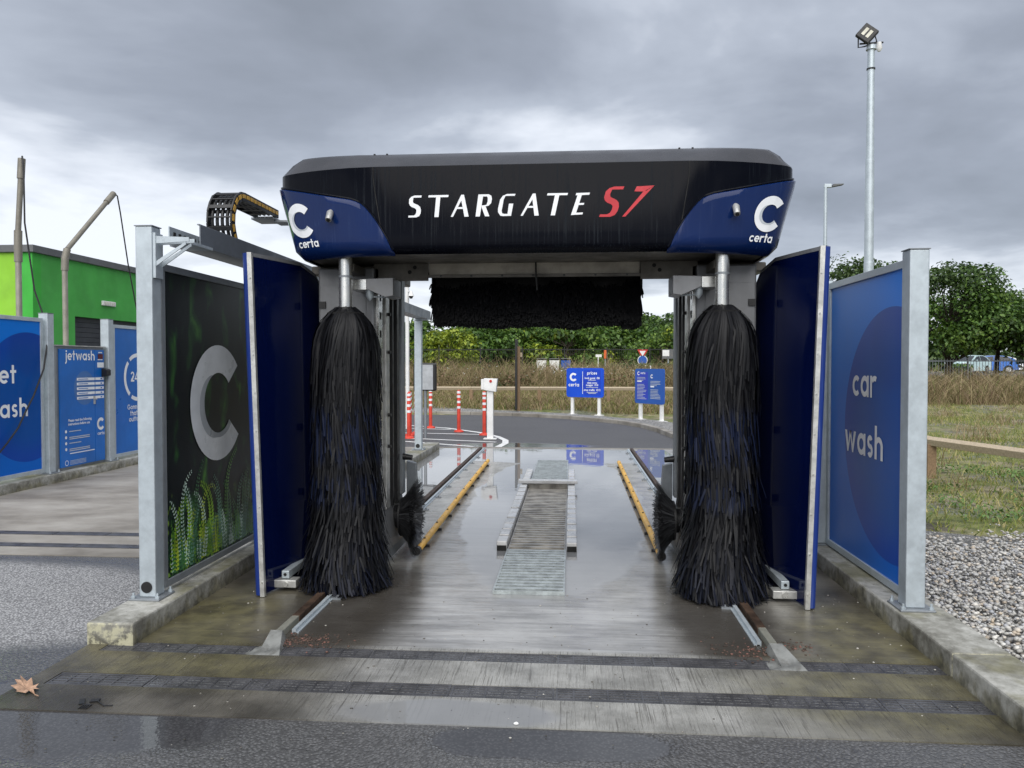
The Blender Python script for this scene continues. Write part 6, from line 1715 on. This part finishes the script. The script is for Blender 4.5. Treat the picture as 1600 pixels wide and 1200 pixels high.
def car(x, y, ang, paint, label):
    z0 = zt(x, y)
    root = thing('parked_car', label, 'car', (x, y, z0), 'parked cars'); root.rotation_euler = (0, 0, R(ang))
    ORG[root.name] = Vector((0, 0, 0))
    prof = [(-2.05, 0.35), (-2.12, 0.55), (-2.08, 0.85), (-1.95, 0.98), (-1.15, 1.02), (-0.35, 1.40), (0.0, 1.47), (0.9, 1.47), (1.55, 1.30), (1.95, 1.02), (2.08, 0.95), (2.12, 0.6), (2.05, 0.32)]
    def half(zv): return 0.86 if zv < 0.95 else 0.86 - 0.30 * (zv - 0.95)
    m = MB(); A_ = [(a, -half(c), c) for a, c in prof]; B_ = [(a, half(c), c) for a, c in prof]
    m.grid([A_, [(a, -half(c) * 0.5, c + 0.015) for a, c in prof], [(a, 0, c + 0.025) for a, c in prof], [(a, half(c) * 0.5, c + 0.015) for a, c in prof], B_])
    low = [(-2.05, 0.3), (-1.68, 0.3)] + [(-1.34 + 0.36 * math.cos(R(t)), 0.32 + 0.36 * math.sin(R(t))) for t in range(170, 5, -20)] + [(-0.98, 0.24), (0.94, 0.24)] + [(1.30 + 0.36 * math.cos(R(t)), 0.32 + 0.36 * math.sin(R(t))) for t in range(170, 5, -20)] + [(1.68, 0.3), (2.05, 0.3)]
    for sg in (-1, 1):
        up = [(a, sg * half(c), c) for a, c in prof]; lo = [(a, sg * 0.855, c) for a, c in reversed(low)]
        m.quad(*(up + lo))
    m.build('body', paint, root, auto=35)
    for sg in (-1, 1):
        for w in ([(-0.95, 1.06), (-0.32, 1.36), (0.22, 1.42), (0.22, 1.04)], [(0.28, 1.04), (0.28, 1.42), (0.88, 1.42), (1.42, 1.27), (1.60, 1.08)]):
            mm = MB(); mm.quad(*[(a, sg * (half(c) + 0.004), c) for a, c in w]); mm.build('side_window', M['glass'], root, fix=False)
        for wx in (-1.34, 1.30):
            mm = MB(); mm.tube([(wx, sg * 0.66, 0.32), (wx, sg * 0.87, 0.32)], 0.32, 22); wh_ = mm.build('wheel', M['tyre'], root, auto=40)
            mm = MB(); mm.tube([(wx, sg * 0.87, 0.32), (wx, sg * 0.885, 0.32)], 0.20, 18); mm.build('rim', M['alu'], wh_, auto=40)
        mm = MB(); mm.box(-2.11, -1.90, min(sg * 0.52, sg * 0.82), max(sg * 0.52, sg * 0.82), 0.72, 0.88); mm.build('headlight', M['letter'], root, bevel=0.03)
        mm = MB(); mm.box(1.98, 2.105, min(sg * 0.55, sg * 0.80), max(sg * 0.55, sg * 0.80), 0.78, 0.95); mm.build('tail_light', M['red'], root, bevel=0.03)
        mm = MB(); mm.box(-0.75, -0.60, min(sg * 0.87, sg * 1.0), max(sg * 0.87, sg * 1.0), 1.0, 1.12); mm.build('mirror', paint, root, bevel=0.03)
    mm = MB(); mm.quad((-1.10, -0.72, 1.07), (-1.10, 0.72, 1.07), (-0.36, 0.64, 1.425), (-0.36, -0.64, 1.425)); mm.build('windscreen', M['glass'], root, fix=False)
    mm = MB(); mm.quad((1.05, -0.62, 1.475), (1.05, 0.62, 1.475), (1.86, 0.70, 1.125), (1.86, -0.70, 1.125)); mm.build('rear_window', M['glass'], root, fix=False)
    mm = MB(); mm.box(-2.135, -2.09, -0.5, 0.5, 0.42, 0.56); mm.build('grille', M['black'], root)
    mm = MB(); mm.box(-2.137, -2.10, -0.26, 0.26, 0.60, 0.70); mm.build('number_plate', M['white'], root)
car(31.6, 64, 40, M['paint_teal'], 'pale teal and white parked car behind the low hedge')
car(34.6, 67, -10, M['paint_blue'], 'blue parked car beyond the grey bar fence')
car(37.4, 71.5, -14, M['paint_white'], 'white parked car beyond the blue one')
mb = MB(); mb.grid([[(24 + 4 * i, 52 + 6 * j, zt(24, 52 + 6 * j) + 0.02) for i in range(11)] for j in range(6)])
tag(mb.build('car_park', plain('old_asphalt', (0.13, 0.13, 0.135), 0.8, 0, 0.2, 2), None, fix=False), kind='structure')

# ================================================================== small litter
def dead_leaf(x, y, size, ang, label):
    out = [(0, -0.55), (0.10, -0.32), (0.34, -0.40), (0.30, -0.18), (0.55, -0.05), (0.36, 0.05), (0.48, 0.32), (0.22, 0.26), (0.12, 0.55), (0.0, 0.34), (-0.16, 0.5), (-0.22, 0.24), (-0.50, 0.28), (-0.36, 0.04), (-0.55, -0.12), (-0.28, -0.2), (-0.32, -0.42), (-0.10, -0.32)]
    m = MB(); c, s = math.cos(ang), math.sin(ang)
    P = []
    for k, (a, b_) in enumerate(out):
        a *= 0.62; b_ *= 1.15
        zc = 0.010 + 0.09 * size * abs(math.sin(k * 1.9)) + 0.45 * size * max(0, b_ - 0.15)
        P.append(Vector((x + size * (a * c - b_ * s), y + size * (a * s + b_ * c), zc)))
    cen = Vector((x, y, 0.014))
    for k in range(len(P)): m.quad(cen, P[k], P[(k + 1) % len(P)])
    q = [p + Vector((0, 0, 0.0015)) for p in P]
    m.tube([P[0], P[0] + Vector((size * 0.25 * s, -size * 0.25 * c, 0.004))], 0.003, 5)
    o = m.build('dead_leaf', M['dead_leaf'], None, fix=False); tag(o, label, 'leaf')
dead_leaf(-2.66, 3.54, 0.16, 1.0, 'large curled brown dead leaf on the wet asphalt by the drain end')
root = thing('plastic_fork', 'broken black plastic cutlery pieces lying on the wet asphalt', 'litter', (-2.26, 3.41, 0))
m = MB(); m.box(-0.012, 0.012, -0.03, 0.03, 0.007, 0.012, Matrix.Translation((-2.30, 3.43, 0)) @ Matrix.Rotation(0.5, 4, 'Z')); m.build('blade', M['black'], root)
m = MB(); m.box(-0.02, 0.02, -0.015, 0.015, 0.007, 0.013, Matrix.Translation((-2.245, 3.445, 0)) @ Matrix.Rotation(0.3, 4, 'Z')); m.tube([(-2.23, 3.44, 0.011), (-2.17, 3.395, 0.01), (-2.13, 3.40, 0.01)], 0.003, 5); m.build('handle', M['black'], root)
for k in range(4):
    m = MB(); xx = -2.275 + 0.012 * k; m.box(xx, xx + 0.005, 3.36, 3.395, 0.006, 0.010); m.build('tine', M['black'], root)
m = MB(); m.box(-2.277, -2.233, 3.3955, 3.405, 0.006, 0.011); m.build('fork_head', M['black'], root)
# grit and small stones washed against the rail stops and drains
r = np.random.default_rng(71)
def scatter(spots, name, mat, label, s0, s1, seed):
    r = np.random.default_rng(seed); P = []
    for cx_, cy_, sx_, sy_, n in spots: P.append(np.stack([cx_ + sx_ * r.normal(0, 1, n), cy_ + sy_ * r.normal(0, 1, n)], 1))
    P = np.concatenate(P); n = len(P); s = (s0 + (s1 - s0) * r.random(n) ** 2)[:, None, None]
    V = iv[None] * s * np.stack([1 + 0.6 * r.random(n), 0.8 + 0.5 * r.random(n), 0.4 + 0.3 * r.random(n)], 1)[:, None, :]
    V = V + np.stack([P[:, 0], P[:, 1], 0.006 + 0.3 * s[:, 0, 0]], 1)[:, None, :]
    F = ((np.arange(n) * len(iv))[:, None, None] + if_[None]).reshape(-1, 3)
    tag(fast_mesh(name, V.reshape(-1, 3), F, mat, None), label, 'grit', kind='stuff')
scatter([(-1.52, 4.30, 0.10, 0.06, 260), (1.0, 4.32, 0.10, 0.07, 180), (1.25, 4.4, 0.06, 0.06, 60)], 'silt', mat_island('silt', [(0, (0.03, 0.02, 0.015)), (0.7, (0.09, 0.055, 0.04)), (1, (0.22, 0.10, 0.08))], 0.7), 'reddish grit heaped beside the rail stops', 0.003, 0.009, 5)
scatter([(-0.3, 3.9, 1.4, 0.35, 130), (-0.3, 4.8, 1.2, 0.4, 90), (-0.5, 3.0, 1.6, 0.4, 110), (1.7, 4.6, 0.25, 0.6, 70), (-2.3, 4.6, 0.2, 0.6, 50)], 'grit', mat_island('loose_grit', [(0, (0.03, 0.028, 0.025)), (0.6, (0.16, 0.15, 0.13)), (1, (0.55, 0.53, 0.48))], 0.6), 'loose grit scattered over the entrance apron', 0.002, 0.006, 6)
m = MB(); 
bmx = bmesh.new(); bmesh.ops.create_icosphere(bmx, subdivisions=2, radius=0.009); me = bpy.data.meshes.new('white_pebble')
for v in bmx.verts: v.co = Vector((v.co.x * 1.3, v.co.y, v.co.z * 0.7)) * (1 + 0.12 * math.sin(v.co.x * 300 + v.co.y * 200))
bmx.to_mesh(me); bmx.free(); me.materials.append(M['white']); o = bpy.data.objects.new('white_pebble', me); COL.objects.link(o); o.location = (-0.24, 3.36, 0.012); tag(o, 'single white pebble at the edge of the concrete apron', 'pebble')
